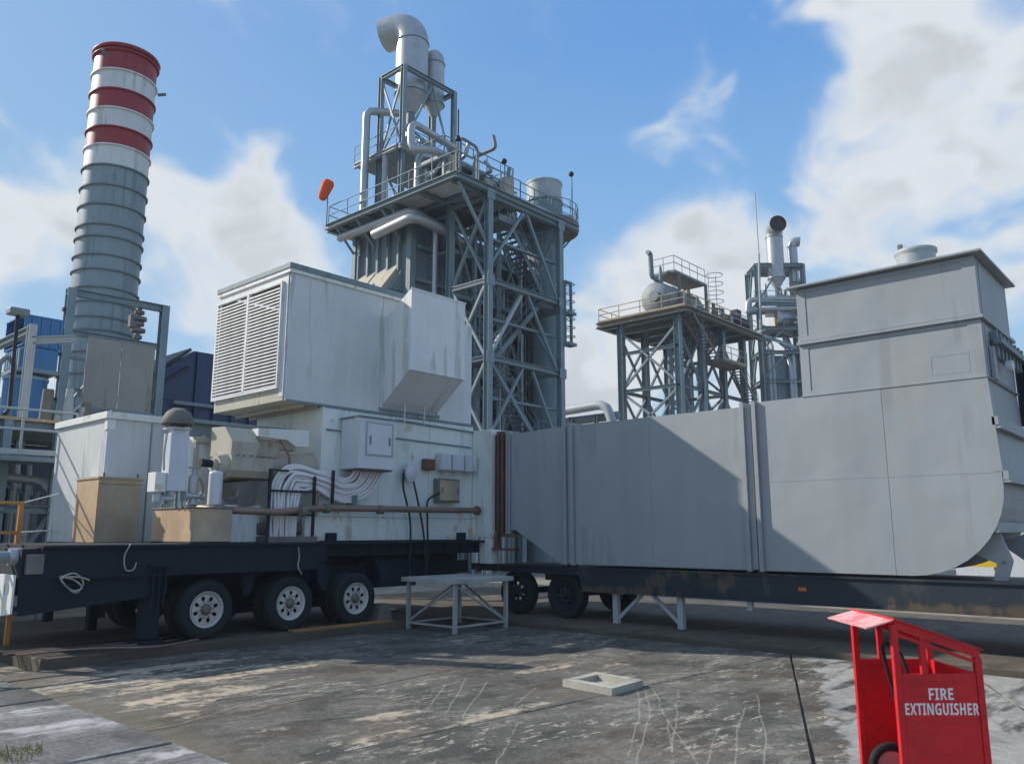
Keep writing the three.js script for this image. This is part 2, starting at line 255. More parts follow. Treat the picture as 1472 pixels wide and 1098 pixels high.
// handrail: the bars are one part, every post a sub-part of it
function railing(parent, pts, m, h = 1.1, gap = 1.5, r = .03) {
  const bars = [], posts = [];
  for (let i = 0; i + 1 < pts.length; i++) {
    const a = pts[i], b = pts[i + 1], L = Math.hypot(b[0] - a[0], b[1] - a[1], b[2] - a[2]), n = Math.max(1, Math.round(L / gap));
    for (const k of [h, h * .55]) bars.push(rod([a[0], a[1] + k, a[2]], [b[0], b[1] + k, b[2]], r, 6));
    bars.push(bar([a[0], a[1] + .06, a[2]], [b[0], b[1] + .06, b[2]], .012, .12));
    for (let j = i ? 1 : 0; j <= n; j++) { const t = j / n; posts.push([mix(a[0], b[0], t), mix(a[1], b[1], t), mix(a[2], b[2], t)]); }
  }
  const o = part('railing', bars, m, parent); for (const p of posts) part('rail_post', rod(p, [p[0], p[1] + h, p[2]], r, 6), m, o); return o;
}
// flight of steps along x from (x0,y0) to (x1,y1), between z0 and z1
function flight(parent, x0, y0, x1, y1, z0, z1, m, mt = m, n) {
  const s = part('stair_flight', [bar([x0, y0, z0], [x1, y1, z0], .05, .25), bar([x0, y0, z1], [x1, y1, z1], .05, .25), ...[.55, 1.05].flatMap((h) => [rod([x0, y0 + h, z1], [x1, y1 + h, z1], .025, 5), rod([x0, y0 + h, z0], [x1, y1 + h, z0], .025, 5)])], m, parent);
  n = n ?? Math.max(4, Math.round(Math.abs(y1 - y0) / .22)); const dx = .27;
  for (let i = 1; i < n; i++) { const t = i / n, x = mix(x0, x1, t), y = mix(y0, y1, t); part('tread', bx(x - dx / 2, x + dx / 2, y - .02, y + .02, Math.min(z0, z1) + .03, Math.max(z0, z1) - .03), mt, s); }
  for (let i = 0; i <= 3; i++) { const t = i / 3, x = mix(x0, x1, t), y = mix(y0, y1, t); part('rail_post', rod([x, y, z1], [x, y + 1.05, z1], .025, 5), m, s); }
  return s;
}

// ---------- the setting ----------
TX.yard.repeat.set(1 / 13, 1 / 14); TX.yard.offset.set(-2 / 13, 0);
structure('ground', bx(-300, 400, -.6, -.06, -400, 300), MAT.earth);
function setting(name) { const o = new THREE.Group(); o.name = name; o.userData = { kind: 'structure' }; scene.add(o); return o; }
function inset(poly, d) { // convex outline pulled in by d
  const n = poly.length, c = poly.reduce((s, p) => [s[0] + p[0] / n, s[1] + p[1] / n], [0, 0]), L = poly.map((p, i) => { const q = poly[(i + 1) % n]; let nx = q[1] - p[1], nz = p[0] - q[0]; const l = Math.hypot(nx, nz); nx /= l; nz /= l; if (nx * (c[0] - p[0]) + nz * (c[1] - p[1]) < 0) { nx = -nx; nz = -nz; } return [nx, nz, nx * p[0] + nz * p[1] + d]; });
  return poly.map((p, i) => { const A = L[(i + n - 1) % n], B = L[i], D = A[0] * B[1] - A[1] * B[0]; return [(A[2] * B[1] - A[1] * B[2]) / D, (A[0] * B[2] - A[2] * B[0]) / D]; });
}
const yardGroup = setting('concrete_yard');
for (const s of [
  [[3.97, -13.38], [13.44, -13.38], [13.44, -11.5], [3.97, -11.1]], [[3.97, -11.1], [13.44, -11.5], [13.44, -9.35], [3.97, -8.55]], [[3.97, -8.55], [13.44, -9.35], [13.44, -5.85], [3.97, -6.5]],
  [[3.97, -6.5], [13.44, -5.85], [7.38, -3.06], [3.97, -1.48]], [[13.44, -5.85], [13.44, -3.2], [3.97, 1.2], [3.97, -1.48]], [[13.44, -3.2], [13.44, 6], [3.97, 6], [3.97, 1.2]]])
  part('slab', polyY(inset(s, .016), -.2, 0), MAT.yard, yardGroup);
part('joint_filler', bx(3.9, 13.5, -.25, -.03, -13.38, 6), MAT.black, yardGroup);
const walkGroup = setting('walkway');
{ const cut = [-20, -13.7, -11.73, -10.98, -9.71, -8.75, -7.9, -7.25, -6.2, -4.6, -3, -1.2, .6, 2.6, 6]; for (let i = 0; i + 1 < cut.length; i++) part('slab', rb(-8, 3.955, -.2, .006 + (i % 3) * .006, cut[i] + .014, cut[i + 1] - .014, .008), MAT.walk, walkGroup); part('joint_filler', bx(-8, 3.9, -.3, -.03, -20, 6), MAT.black, walkGroup); }
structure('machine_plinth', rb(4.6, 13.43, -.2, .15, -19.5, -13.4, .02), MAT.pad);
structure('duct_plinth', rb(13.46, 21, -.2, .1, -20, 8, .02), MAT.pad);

// ---------- things in the yard ----------
{ // red cabinet; its own axes: x to the right of the lettering, z out of the lettered side
  const g = thing('extinguisher_cabinet', 'red steel fire extinguisher cabinet with white lettering and a pitched roof', 'cabinet', [5.845, 0, -1.716]);
  g.rotation.y = -48.17 * Math.PI / 180; ORG.set(g, [0, 0, 0]);
  const L = -.25, R = .25, N = .3, F = -.29, w = .04;
  for (const [x, z, h] of [[L, N, 1.43], [L, F, 1.43], [R, N, 1.24], [R, F, 1.24]]) part('post', rb(x - w / 2, x + w / 2, 0, h, z - w / 2, z + w / 2, .004), MAT.red, g);
  part('front_panel', rb(L + .021, R - .021, .1, 1.14, N - .013, N + .013, .004), MAT.red, g);
  part('back_panel', bx(L + .021, R - .021, .1, 1.14, F - .006, F + .006), MAT.red, g);
  part('end_panel', bx(R - .006, R + .006, .1, 1.14, F + .021, N - .021), MAT.red, g);
  part('floor_plate', bx(L, R, .06, .09, F, N), MAT.red, g);
  for (const z of [N, F]) { part('roof_beam', bar([L, 1.435, z], [R + .01, 1.255, z], .034, .05), MAT.red, g); part('window_post', bx(-.1, -.066, 1.14, 1.37, z - .015, z + .015), MAT.red, g); part('end_beam', bx(L + .02, L + .05, .1, .14, z - .01, z + .01), MAT.red, g); }
  part('window_beam', bar([L + .02, 1.37, N], [R - .02, 1.212, N], .02, .02), MAT.red, g);
  part('roof_sheet', bar([L - .005, 1.468, 0], [R + .03, 1.284, 0], .66, .008), MAT.red, g);
  part('eave_sheet', bar([L - .175, 1.408, .005], [L, 1.456, .005], .62, .008), MAT.pink, g).userData.label = 'faded pink peeling eave sheet';
  const font = await new FontLoader().loadAsync('fonts/droid/droid_sans_bold.typeface.json');
  for (const [t, x0, x1, y] of [['FIRE', -.072, .078, .99], ['EXTINGUISHER', -.224, .226, .903]]) {
    const q = new TextGeometry(t, { font, size: .068, depth: .002, curveSegments: 3, bevelEnabled: false }); q.computeBoundingBox(); const b = q.boundingBox;
    q.translate(-b.min.x, 0, 0).scale((x1 - x0) / (b.max.x - b.min.x), 1, 1).translate(x0, y, N + .0125); part('lettering', q, MAT.letter, g);
  }
  const E = thing('wheeled_extinguisher', 'wheeled fire extinguisher with black handle inside the red cabinet', 'extinguisher', [5.845, .09, -1.716]); E.rotation.y = g.rotation.y; ORG.set(E, [0, 0, 0]);
  part('bottle', lathe([[.001, .05], [.11, .06], [.115, .1], [.115, .68], [.09, .76], [.035, .81], [.03, .86], [.001, .86]], .02, 0, .02, 20), MAT.red, E);
  for (const z of [-.15, .19]) part('wheel', new THREE.TorusGeometry(.12, .03, 8, 24).translate(-.13, .40, z), MAT.rubber, E);
  for (const z of [-.15, .19]) part('wheel_disc', new THREE.CylinderGeometry(.1, .1, .02, 20).rotateX(Math.PI / 2).translate(-.13, .40, z), MAT.galv, E);
  part('handle', hose([[-.02, .1, .16], [-.06, .7, .16], [-.15, 1.14, .15], [-.17, 1.18, .08], [-.17, 1.18, -.02], [-.15, 1.14, -.1], [-.06, .7, -.11]], .014, 8, 50), MAT.black, E);
  part('axle', rod([-.13, .40, -.15], [-.13, .40, .19], .014), MAT.black, E);
  part('hose', hose([[.02, .84, .02], [-.08, .95, .06], [-.13, .8, .12], [-.1, .4, .14]], .012, 6, 30), MAT.black, E);
}
{ // low concrete frame round a drain
  const g = thing('drain_frame', 'low square concrete frame round an open drain in the dark yard', 'drain', [9.05, 0, -6.5]);
  const c = [[8.73, -6.92], [9.5, -6.95], [9.42, -6.12], [8.66, -6.09]], q = inset(c, .13);
  for (let i = 0; i < 4; i++) { const j = (i + 1) % 4; part('kerb', polyY([c[i], c[j], q[j], q[i]], 0, .085 + (i % 2) * .005), MAT.drain, g); }
  part('pit_floor', polyY(q, .004, .012), MAT.drain, g);
}
{ // steel work stand
  const g = thing('work_stand', 'grey steel work stand with braced legs beside the trailer wheels', 'stand', [12.33, 0, -12.6]);
  const X0 = 11.6, X1 = 13.1, Z0 = -13.3, Z1 = -11.9;
  part('tabletop', rb(X0 - .12, X1 + .12, .965, 1.055, Z0 - .12, Z1 + .12, .008), MAT.tableTop, g);
  for (const x of [X0, X1]) for (const z of [Z0, Z1]) part('leg', bx(x - .035, x + .035, 0, .965, z - .035, z + .035), MAT.tableLeg, g);
  for (const [a, b] of [[[X0, Z1], [X1, Z1]], [[X0, Z0], [X1, Z0]], [[X0, Z0], [X0, Z1]], [[X1, Z0], [X1, Z1]]]) {
    part('bottom_rail', bar([a[0], .13, a[1]], [b[0], .13, b[1]], .04), MAT.tableLeg, g);
  }
  for (const [a, b] of [[[X0, Z0], [X0, Z1]], [[X1, Z1], [X0, Z1]], [[X0, Z0], [X1, Z0]], [[X1, Z1], [X1, Z0]]]) part('brace', bar([a[0], .15, a[1]], [b[0], .93, b[1]], .035), MAT.tableLeg, g);
  for (let i = 0; i < 5; i++) part('bolt', rod([X0 + .1 + i * .3, .94, Z1 + .08], [X0 + .1 + i * .3, .88 - (i % 2) * .04, Z1 + .08], .012, 6), MAT.galv, g);
}

{ // tuft of dry grass at the walkway edge
  const r = rngOf(77), n = 200, blade = new THREE.ConeGeometry(.006, .07, 3).translate(0, .035, 0), k = new THREE.InstancedMesh(blade, M(.26, .24, .07, { roughness: .9 }), n), m = new THREE.Matrix4(), q = new THREE.Quaternion(), e = new THREE.Euler();
  for (let i = 0; i < n; i++) { const a = r() * 6.28, d = Math.sqrt(r()); e.set((r() - .5) * 1.3, r() * 6.28, (r() - .5) * 1.3); m.compose(V(Math.cos(a) * d * .42, 0, Math.sin(a) * d * .3), q.setFromEuler(e), V(1, .6 + r() * 1.1, 1)); k.setMatrixAt(i, m); k.setColorAt(i, new THREE.Color().setRGB(.7 + r() * .5, .8 + r() * .4, .6 + r() * .5)); }
  k.position.set(2.62, .012, -8.5); k.name = 'grass'; k.castShadow = k.receiveShadow = true; k.userData = { label: 'yellow green grass tuft growing on the pale walkway slabs', category: 'grass', kind: 'stuff' }; scene.add(k);
}

// ---------- wheels ----------
const TYRE = (() => { const R = .51, w = .14; return new THREE.LatheGeometry([[.30, -w * .8], [.36, -w], [.46, -w * .98], [.495, -w * .8], [R, -w * .5], [R, w * .5], [.495, w * .8], [.46, w * .98], [.36, w], [.30, w * .8], [.29, 0], [.30, -w * .8]].map((p) => new THREE.Vector2(...p)), 40); })();
const RIM = (() => { const s = new THREE.Shape(); s.absarc(0, 0, .255, 0, Math.PI * 2); for (let i = 0; i < 8; i++) { const a = i * Math.PI / 4 + .2, h = new THREE.Path(); h.absellipse(Math.cos(a) * .19, Math.sin(a) * .19, .043, .034, 0, Math.PI * 2, false, a); s.holes.push(h); } return [ext(s, .014).rotateX(-Math.PI / 2).translate(0, .082, 0), new THREE.LatheGeometry([[.25, .08], [.262, .09], [.275, .115], [.305, .142], [.314, .135], [.29, .1], [.275, .03]].map((p) => new THREE.Vector2(...p)), 40)]; })();
// a wheel at c whose outer side looks along axis 'z' or '-x'
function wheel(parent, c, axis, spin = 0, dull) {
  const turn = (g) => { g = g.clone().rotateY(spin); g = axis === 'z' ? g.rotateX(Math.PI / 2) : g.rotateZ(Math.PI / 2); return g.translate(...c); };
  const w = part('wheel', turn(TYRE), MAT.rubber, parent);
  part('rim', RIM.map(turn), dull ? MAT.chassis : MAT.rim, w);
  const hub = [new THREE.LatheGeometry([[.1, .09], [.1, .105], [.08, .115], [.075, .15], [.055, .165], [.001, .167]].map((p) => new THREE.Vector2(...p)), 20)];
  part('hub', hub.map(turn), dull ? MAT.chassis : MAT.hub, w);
  const nuts = []; for (let i = 0; i < 10; i++) { const a = i * Math.PI / 5; nuts.push(new THREE.CylinderGeometry(.013, .013, .03, 6).translate(Math.cos(a) * .135, .105, Math.sin(a) * .135)); }
  part('wheel_nuts', nuts.map(turn), MAT.hub, w);
  return w;
}

// ---------- the generator trailer (runs along x at z = -13.65) ----------
const DZ = -13.65, WZ = -14.3;   // trailer edge, machine wall
{
  const g = thing('machine_trailer', 'dark blue low trailer with three axles carrying the white machinery', 'trailer', [9, .15, -15.3]);
  part('side_beam', [polyZ([[4.55, 1.78], [9.55, 1.78], [9.55, 1.29], [6.6, 1.29], [5.2, 1.27], [4.55, 1.3]], DZ - .03, DZ), bx(4.55, 9.55, 1.75, 1.785, DZ - .2, DZ + .06), bx(4.9, 9.55, 1.27, 1.3, DZ - .2, DZ + .06)], MAT.chassis, g);
  part('side_beam', bx(4.55, 14.6, 1.3, 1.78, -17.0, -16.9), MAT.chassis, g);
  part('deck', bx(4.55, 14.75, 1.74, 1.79, -16.9, DZ - .21), MAT.chassis, g);
  part('neck', [polyZ([[4.28, 1.36], [6.55, 1.26], [6.55, .96], [4.32, .76]], DZ - .06, DZ - .02)], MAT.chassis, g);
  part('neck', [polyZ([[4.28, 1.36], [6.55, 1.26], [6.55, .96], [4.32, .76]], -16.9, -16.86)], MAT.chassis, g);
  part('end_plate', ext((() => { const s = shp([[13.7, .8], [14.35, .72], [14.35, 1.36], [13.7, 1.36]]); for (const z of [13.88, 14.05]) { const h = new THREE.Path(); h.absellipse(z, 1.14, .035, .09, 0, Math.PI * 2); s.holes.push(h); } return s; })(), .03).rotateY(Math.PI / 2).translate(4.22, 0, 0), MAT.whiteDirty, g);
  part('end_beam', bx(4.3, 4.55, 1.3, 1.74, -16.86, DZ - .07), MAT.chassis, g);
  part('lower_deck', bx(9.75, 14.75, 1.49, 1.735, -16.8, WZ + .16), MAT.chassis, g);
  part('sill_beam', [bx(9.8, 14.72, 1.495, 1.79, WZ + .17, WZ + .24), ...Array.from({ length: 9 }, (_, i) => bx(10 + i * .55, 10.03 + i * .55, 1.51, 1.77, WZ + .24, WZ + .27))], MAT.chassis, g);
  part('frame_box', rb(7.6, 11.2, .4, 1.28, -16.1, -15.1, .03), MAT.chassis, g);
  part('belly_tank', rb(9.9, 14.6, .85, 1.48, -16.6, -14.9, .03), MAT.chassis, g); part('tool_box', rb(11.4, 12.6, .8, 1.4, -14.85, -14.2, .02), MAT.chassis, g);
  for (const z of [-14.6, -15.3, -16.2]) part('cross_member', bx(5, 14.6, 1.0, 1.3, z - .06, z + .06), MAT.chassis, g);
  for (const [x, s] of [[7.28, .1], [8.97, .5], [10.5, .9]]) {
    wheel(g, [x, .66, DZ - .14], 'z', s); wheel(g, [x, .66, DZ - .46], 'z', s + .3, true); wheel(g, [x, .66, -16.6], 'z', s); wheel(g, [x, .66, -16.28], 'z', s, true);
    part('axle', rod([x, .66, -16.7], [x, .66, DZ - .3], .07, 10), MAT.chassis, g);
    part('spring', [bar([x - .55, 1.0, DZ - .62], [x, .86, DZ - .62], .09, .06), bar([x + .55, 1.0, DZ - .62], [x, .86, DZ - .62], .09, .06), bx(x - .08, x + .08, .6, .9, DZ - .68, DZ - .56)], MAT.chassis, g);
    part('hanger', polyZ([[x + .72, 1.29], [x + 1.02, 1.29], [x + .95, .85], [x + .8, .85]], DZ - .32, DZ - .2), MAT.chassis, g);
  }
  part('support_leg', [bx(6.2, 6.55, 1.42, 1.46, DZ, DZ + .1), bx(6.22, 6.5, .25, 1.3, DZ - .35, DZ - .12), bx(6.15, 6.6, .15, .22, DZ - .45, DZ - .05), ...[6.26, 6.36, 6.46].map((x) => bx(x, x + .02, .75, 1.42, DZ + .001, DZ + .06))], MAT.chassis, g);
  part('mudguard', [bx(9.62, 9.8, 1.0, 1.74, DZ - .4, DZ - .1), bx(9.58, 9.84, 1.4, 1.44, DZ - .42, DZ - .06)], MAT.chassis, g);
  part('drawbar_pin', rod([3.6, 1.6, -14.0], [4.33, 1.62, -13.95], .09, 14), MAT.steel, g);
  part('pin_collar', rod([4.2, 1.62, -13.96], [4.36, 1.62, -13.95], .13, 16), MAT.galv, g);
  part('coupling_box', rb(4.36, 4.6, 1.36, 1.66, -14.0, DZ + .02, .02), MAT.oldSteel, g);
  one('slack_rope', 'coiled pale rope hung on the trailer neck', 'rope', [hose([[4.81, 1.31, -13.58], [5.02, 1.36, -13.56], [5.16, 1.21, -13.57], [5.08, 1.07, -13.58], [4.94, 1.15, -13.57], [4.82, 1.3, -13.56], [5.0, 1.27, -13.55], [5.14, 1.14, -13.55], [5.02, 1.1, -13.56], [4.83, 1.29, -13.55], [5.1, 1.3, -13.54], [5.24, 1.25, -13.55]], .014, 6, 90)], MAT.drain);
  one('hanging_cable', 'thin grey cable loop hanging on the beam below the tan cover', 'cable', hose([[5.84, 1.8, -13.57], [5.76, 1.6, -13.58], [5.81, 1.38, -13.58], [5.92, 1.39, -13.58], [5.96, 1.5, -13.58]], .011, 6, 40), MAT.galv);
  one('cable_end', 'short pale cable end dangling above the middle wheel', 'cable', hose([[9.02, 1.7, -13.56], [9.05, 1.5, -13.57], [9.03, 1.35, -13.57], [9.12, 1.2, -13.57]], .014, 6, 30), MAT.drain);
  one('timber_board', 'rusty brown board lying on the plinth by the rear wheel', 'board', rb(8.9, 11.3, .152, .19, -13.6, -13.42, .006), MAT.rustOrange);
  one('wheel_chock', 'dark block against the rearmost wheel of the machinery trailer', 'chock', polyZ([[11.05, .152], [11.45, .152], [11.4, .5], [11.15, .5]], -13.95, -13.65), MAT.oldSteel);
  const wires = []; for (let i = 0; i < 6; i++) wires.push(hose([[4.2 + i * .05, .17, -14.6 + i * .12], [5.2, .18 + i * .01, -14.3 + i * .16], [6.3, .17, -14.35 + i * .2], [7.2, .17, -14.7 + i * .2]], .02, 5, 30));
  wires.forEach((w, i) => one('floor_cable', (i % 2 ? 'brown' : 'black') + ' thick cable lying on the plinth below the trailer neck', 'cable', w, i % 2 ? MAT.copper : MAT.black, 'cables under the trailer neck'));
}

// ---------- white machinery on the trailer ----------
{ // container behind the front end of the trailer
  const g = thing('equipment_container', 'white sheet metal container behind the tan cover on its own dark skid', 'container', [7.1, -.06, -17.8]);
  const cz = -16.45, x0 = 6.44, x1 = 7.7, fz = -19.1;
  part('end_wall', bx(x0, x0 + .06, 1.79, 4.19, fz, cz), MAT.white, g); part('side_wall', bx(x0 + .061, 7.29, 1.79, 4.19, cz - .06, cz), MAT.white, g); part('side_wall', bx(7.32, x1, 1.79, 4.19, cz - .06, cz), MAT.white, g);
  part('seam', bx(7.291, 7.319, 1.79, 4.19, cz - .04, cz + .02), MAT.panel, g); part('far_wall', bx(x0 + .061, x1, 1.79, 4.19, fz, fz + .06), MAT.white, g); part('rear_wall', bx(x1 - .06, x1, 1.79, 4.19, fz + .061, cz - .061), MAT.white, g);
  part('roof', rb(x0 - .06, x1 + .06, 4.19, 4.33, fz - .06, cz + .06, .012), MAT.whiteDirty, g); part('roof_gutter', bx(x0 + .02, x1 + .05, 4.331, 4.36, cz - .01, cz + .05), MAT.casing, g); part('corner_bracket', bx(x0 - .02, x0 + .14, 3.97, 4.18, cz - .12, cz + .014), MAT.whiteDirty, g);
  part('skid', bx(x0, x1, 1.35, 1.78, fz, cz - .02), MAT.chassis, g); for (const x of [x0 + .1, x1 - .1]) for (const z of [fz + .2, cz - .2]) part('skid_leg', bx(x - .08, x + .08, .15, 1.35, z - .08, z + .08), MAT.chassis, g);
}
{
  const g = thing('tan_cover', 'tan weathered box wrapped round the corner of the white container', 'box', [6.64, 1.5, -16.5]);
  part('front', bx(6.27, 7.05, 1.8, 2.99, -16.13, -16.1), MAT.tanBox, g); part('side', bx(6.23, 6.269, 1.8, 2.99, -17.16, -16.1), MAT.tan, g);
  part('lid', bx(6.21, 7.07, 2.991, 3.03, -17.18, -16.08), MAT.tanBox, g); part('lid_lip', bx(6.22, 7.06, 2.9, 2.92, -16.099, -16.08), MAT.tan, g);
  for (const x of [6.32, 6.96]) part('hook', rod([x, 3.03, -16.12], [x, 3.11, -16.12], .02, 6), MAT.oldSteel, g);
  part('bearer', bx(6.25, 7.03, 1.5, 1.79, -16.43, -16.12), MAT.chassis, g);
}
{
  const g = thing('pump_crate', 'rusty tan crate under the vent column at the trailer edge', 'crate', [7.28, 1.8, -14.4]);
  part('side', rb(6.94, 7.62, 1.82, 2.4, -13.72, -13.68, .006), MAT.tanBox, g); part('end', rb(6.9, 6.94, 1.82, 2.4, -15.2, -13.68, .006), MAT.tan, g);
  part('back', bx(6.94, 7.62, 1.82, 2.4, -15.2, -15.16), MAT.tanBox, g); part('far_end', bx(7.62, 7.66, 1.82, 2.4, -15.2, -13.68), MAT.tanBox, g);
  part('top', rb(6.88, 7.68, 2.4, 2.425, -15.22, -13.66, .006), MAT.oldSteel, g); part('skid', bx(6.9, 7.66, 1.79, 1.82, -15.2, -13.68), MAT.black, g);
}
{
  const g = thing('vent_column', 'pale grey square vent column with a rusty rain cap', 'vent', [6.75, 2.4, -14.1]);
  part('shaft', rb(6.58, 6.91, 2.7, 3.72, -14.3, -14.0, .012), MAT.cabinet, g); part('shaft_head', polyY([[6.64, -14.24], [6.85, -14.24], [6.85, -14.06], [6.64, -14.06]], 3.72, 3.86), MAT.cabinet, g); part('head_plate', rb(6.56, 6.93, 3.8, 3.83, -14.32, -13.98, .004), MAT.cabinet, g);
  part('control_box', rb(6.56, 6.578, 2.68, 3.02, -14.42, -14.05, .006), MAT.cabinet, g);
  part('side_box', rb(6.38, 6.56, 2.68, 3.02, -14.36, -14.06, .008), MAT.whiteDirty, g);
  part('rain_cap', lathe([[.001, .27], [.1, .255], [.2, .19], [.26, .09], [.285, -.03], [.25, -.05], [.2, .05], [.001, .1]], 6.74, 3.93, -14.14, 18).scale(1, 1, 1), MAT.oldSteel, g);
  part('cap_neck', vcyl(6.74, -14.14, 3.83, 3.92, .12), MAT.oldSteel, g);
  for (const [x, z] of [[6.62, -14.04], [6.87, -14.04], [6.62, -14.26], [6.87, -14.26]]) part('leg', bx(x - .02, x + .02, 2.425, 2.7, z - .02, z + .02), MAT.steel, g);
  part('conduit', hose([[6.5, 3.7, -14.02], [6.48, 3.3, -14.02], [6.5, 3.05, -14.02]], .02, 6, 20), MAT.galv, g);
  part('flanges', [rod([6.45, 2.56, -14.03], [6.72, 2.56, -14.03], .05, 10), rod([6.42, 2.62, -14.03], [6.42, 2.5, -14.03], .08, 10), rod([6.5, 2.6, -14.0], [6.5, 2.46, -14.0], .04, 8)], MAT.galv, g);
}
{
  const g = thing('small_pump', 'galvanised valve pump standing on the tan crate', 'pump', [7.05, 2.42, -14.0]);
  part('body', lathe([[.001, 0], [.1, 0], [.1, .04], [.06, .06], [.06, .2], [.085, .22], [.09, .5], [.07, .54], [.03, .56], [.03, .68], [.001, .68]], 7.05, 2.45, -14.0, 16), MAT.galv, g);
  part('handwheel', ring(7.05, 3.13, -14.0, .1, .014, 18), MAT.drain, g); part('flange', [rod([6.9, 2.62, -13.97], [7.2, 2.62, -13.97], .055, 12), rod([6.88, 2.62, -13.97], [6.92, 2.62, -13.97], .09, 12), rod([7.18, 2.62, -13.97], [7.22, 2.62, -13.97], .09, 12)], MAT.galv, g);
  part('valve', hose([[7.15, 2.55, -13.9], [7.2, 2.75, -13.92], [7.14, 2.95, -13.95]], .02, 6, 18), MAT.copper, g);
}
{
  const g = thing('filter_canister', 'white upright filter canister next to the small valve pump', 'filter', [7.47, 2.42, -14.0]);
  part('canister', lathe([[.001, 0], [.13, .01], [.135, .04], [.125, .06], [.125, .58], [.115, .63], [.001, .66]], 7.47, 2.45, -14.0, 20), MAT.cabinet, g); part('drain_pipe', hose([[7.6, 2.62, -13.98], [7.8, 2.6, -14.0], [7.95, 2.66, -14.05], [8.0, 2.85, -14.1]], .022, 6, 24), MAT.oldSteel, g);
  part('cap', vcyl(7.47, -14.0, 3.09, 3.14, .05, .04, 12), MAT.steelDark, g);
}
{ // generator housing behind the gearbox
  const g = thing('generator_housing', 'white generator housing with a blue grey roof behind the gearbox', 'housing', [8.8, 1.8, -16]);
  part('front_wall', bx(7.75, 9.93, 1.8, 3.74, -15.46, -15.4), MAT.whiteDirty, g); part('cornice', rb(7.72, 9.93, 3.74, 3.86, -15.5, -15.32, .01), MAT.beige, g);
  part('body', bx(7.75, 9.93, 1.8, 4.12, -17, -15.5), MAT.whiteDirty, g); part('roof', rb(7.6, 9.93, 4.12, 4.2, -17.05, -15.3, .01), MAT.casing, g); part('roof_skirt', bx(7.62, 9.93, 3.86, 4.12, -15.5, -15.47), MAT.casing, g);
  for (let i = 0; i < 9; i++) part('roof_clip', bx(7.85 + i * .22, 7.9 + i * .22, 3.86, 3.9, -15.44, -15.34), MAT.beige, g);
  part('corner_strip', bx(7.72, 7.8, 1.8, 3.74, -15.399, -15.37), MAT.beige, g);
}
{ // gearbox
  const g = thing('gearbox', 'weathered cream gearbox with chamfered top and round side cover', 'gearbox', [8.4, 1.8, -14.4]);
  part('top_casting', polyX([[-15.0, 3.45], [-14.2, 3.42], [-14.18, 3.7], [-14.5, 4.0], [-15.0, 4.02]], 7.85, 8.42), MAT.beige, g);
  part('housing', [polyX([[-14.9, 2.92], [-14.25, 3.02], [-14.16, 3.15], [-14.16, 3.42], [-14.9, 3.44]], 7.85, 8.72)], MAT.beige, g);
  part('arm', polyZ([[8.43, 4.0], [9.6, 4.06], [9.6, 3.72], [9.3, 3.7], [9.1, 3.82], [8.43, 3.84]], -14.5, -14.25), MAT.whiteDirty, g);
  part('bracket', bx(8.5, 9.0, 3.46, 3.8, -14.6, -14.4), MAT.beige, g);
  part('side_cover', rod([7.86, 3.25, -14.45], [7.68, 3.24, -14.45], .24, 24, .2), MAT.beige, g); part('cover_cap', rod([7.68, 3.24, -14.45], [7.6, 3.24, -14.45], .12, 18), MAT.beige, g);
  part('motor', rod([7.6, 3.26, -14.45], [7.38, 3.27, -14.45], .075, 12), MAT.chassis, g);
  for (let i = 0; i < 8; i++) { const a = i * Math.PI / 4; part('bolt', rod([7.7, 3.245 + Math.sin(a) * .19, -14.45 + Math.cos(a) * .19], [7.67, 3.245 + Math.sin(a) * .19, -14.45 + Math.cos(a) * .19], .02, 6), MAT.oldSteel, g); }
  part('sump', polyZ([[7.95, 2.92], [8.6, 3.0], [8.5, 2.5], [8.2, 2.45]], -14.85, -14.35), MAT.oldSteel, g);
  part('pedestal', bx(7.9, 8.65, 1.8, 2.5, -14.95, -14.4), MAT.green, g);
  part('shaft_guard', rod([8.7, 3.3, -14.7], [9.95, 3.35, -14.7], .3, 20), MAT.beige, g);
  part('vent_pipe', hose([[8.9, 3.8, -14.2], [9.1, 3.5, -14.18], [9.12, 3.2, -14.18]], .03, 7, 24), MAT.copper, g);
  part('bolt_row', Array.from({ length: 6 }, (_, i) => rod([7.95 + i * .14, 3.43, -14.14], [7.95 + i * .14, 3.43, -14.10], .02, 6)), MAT.oldSteel, g);
}
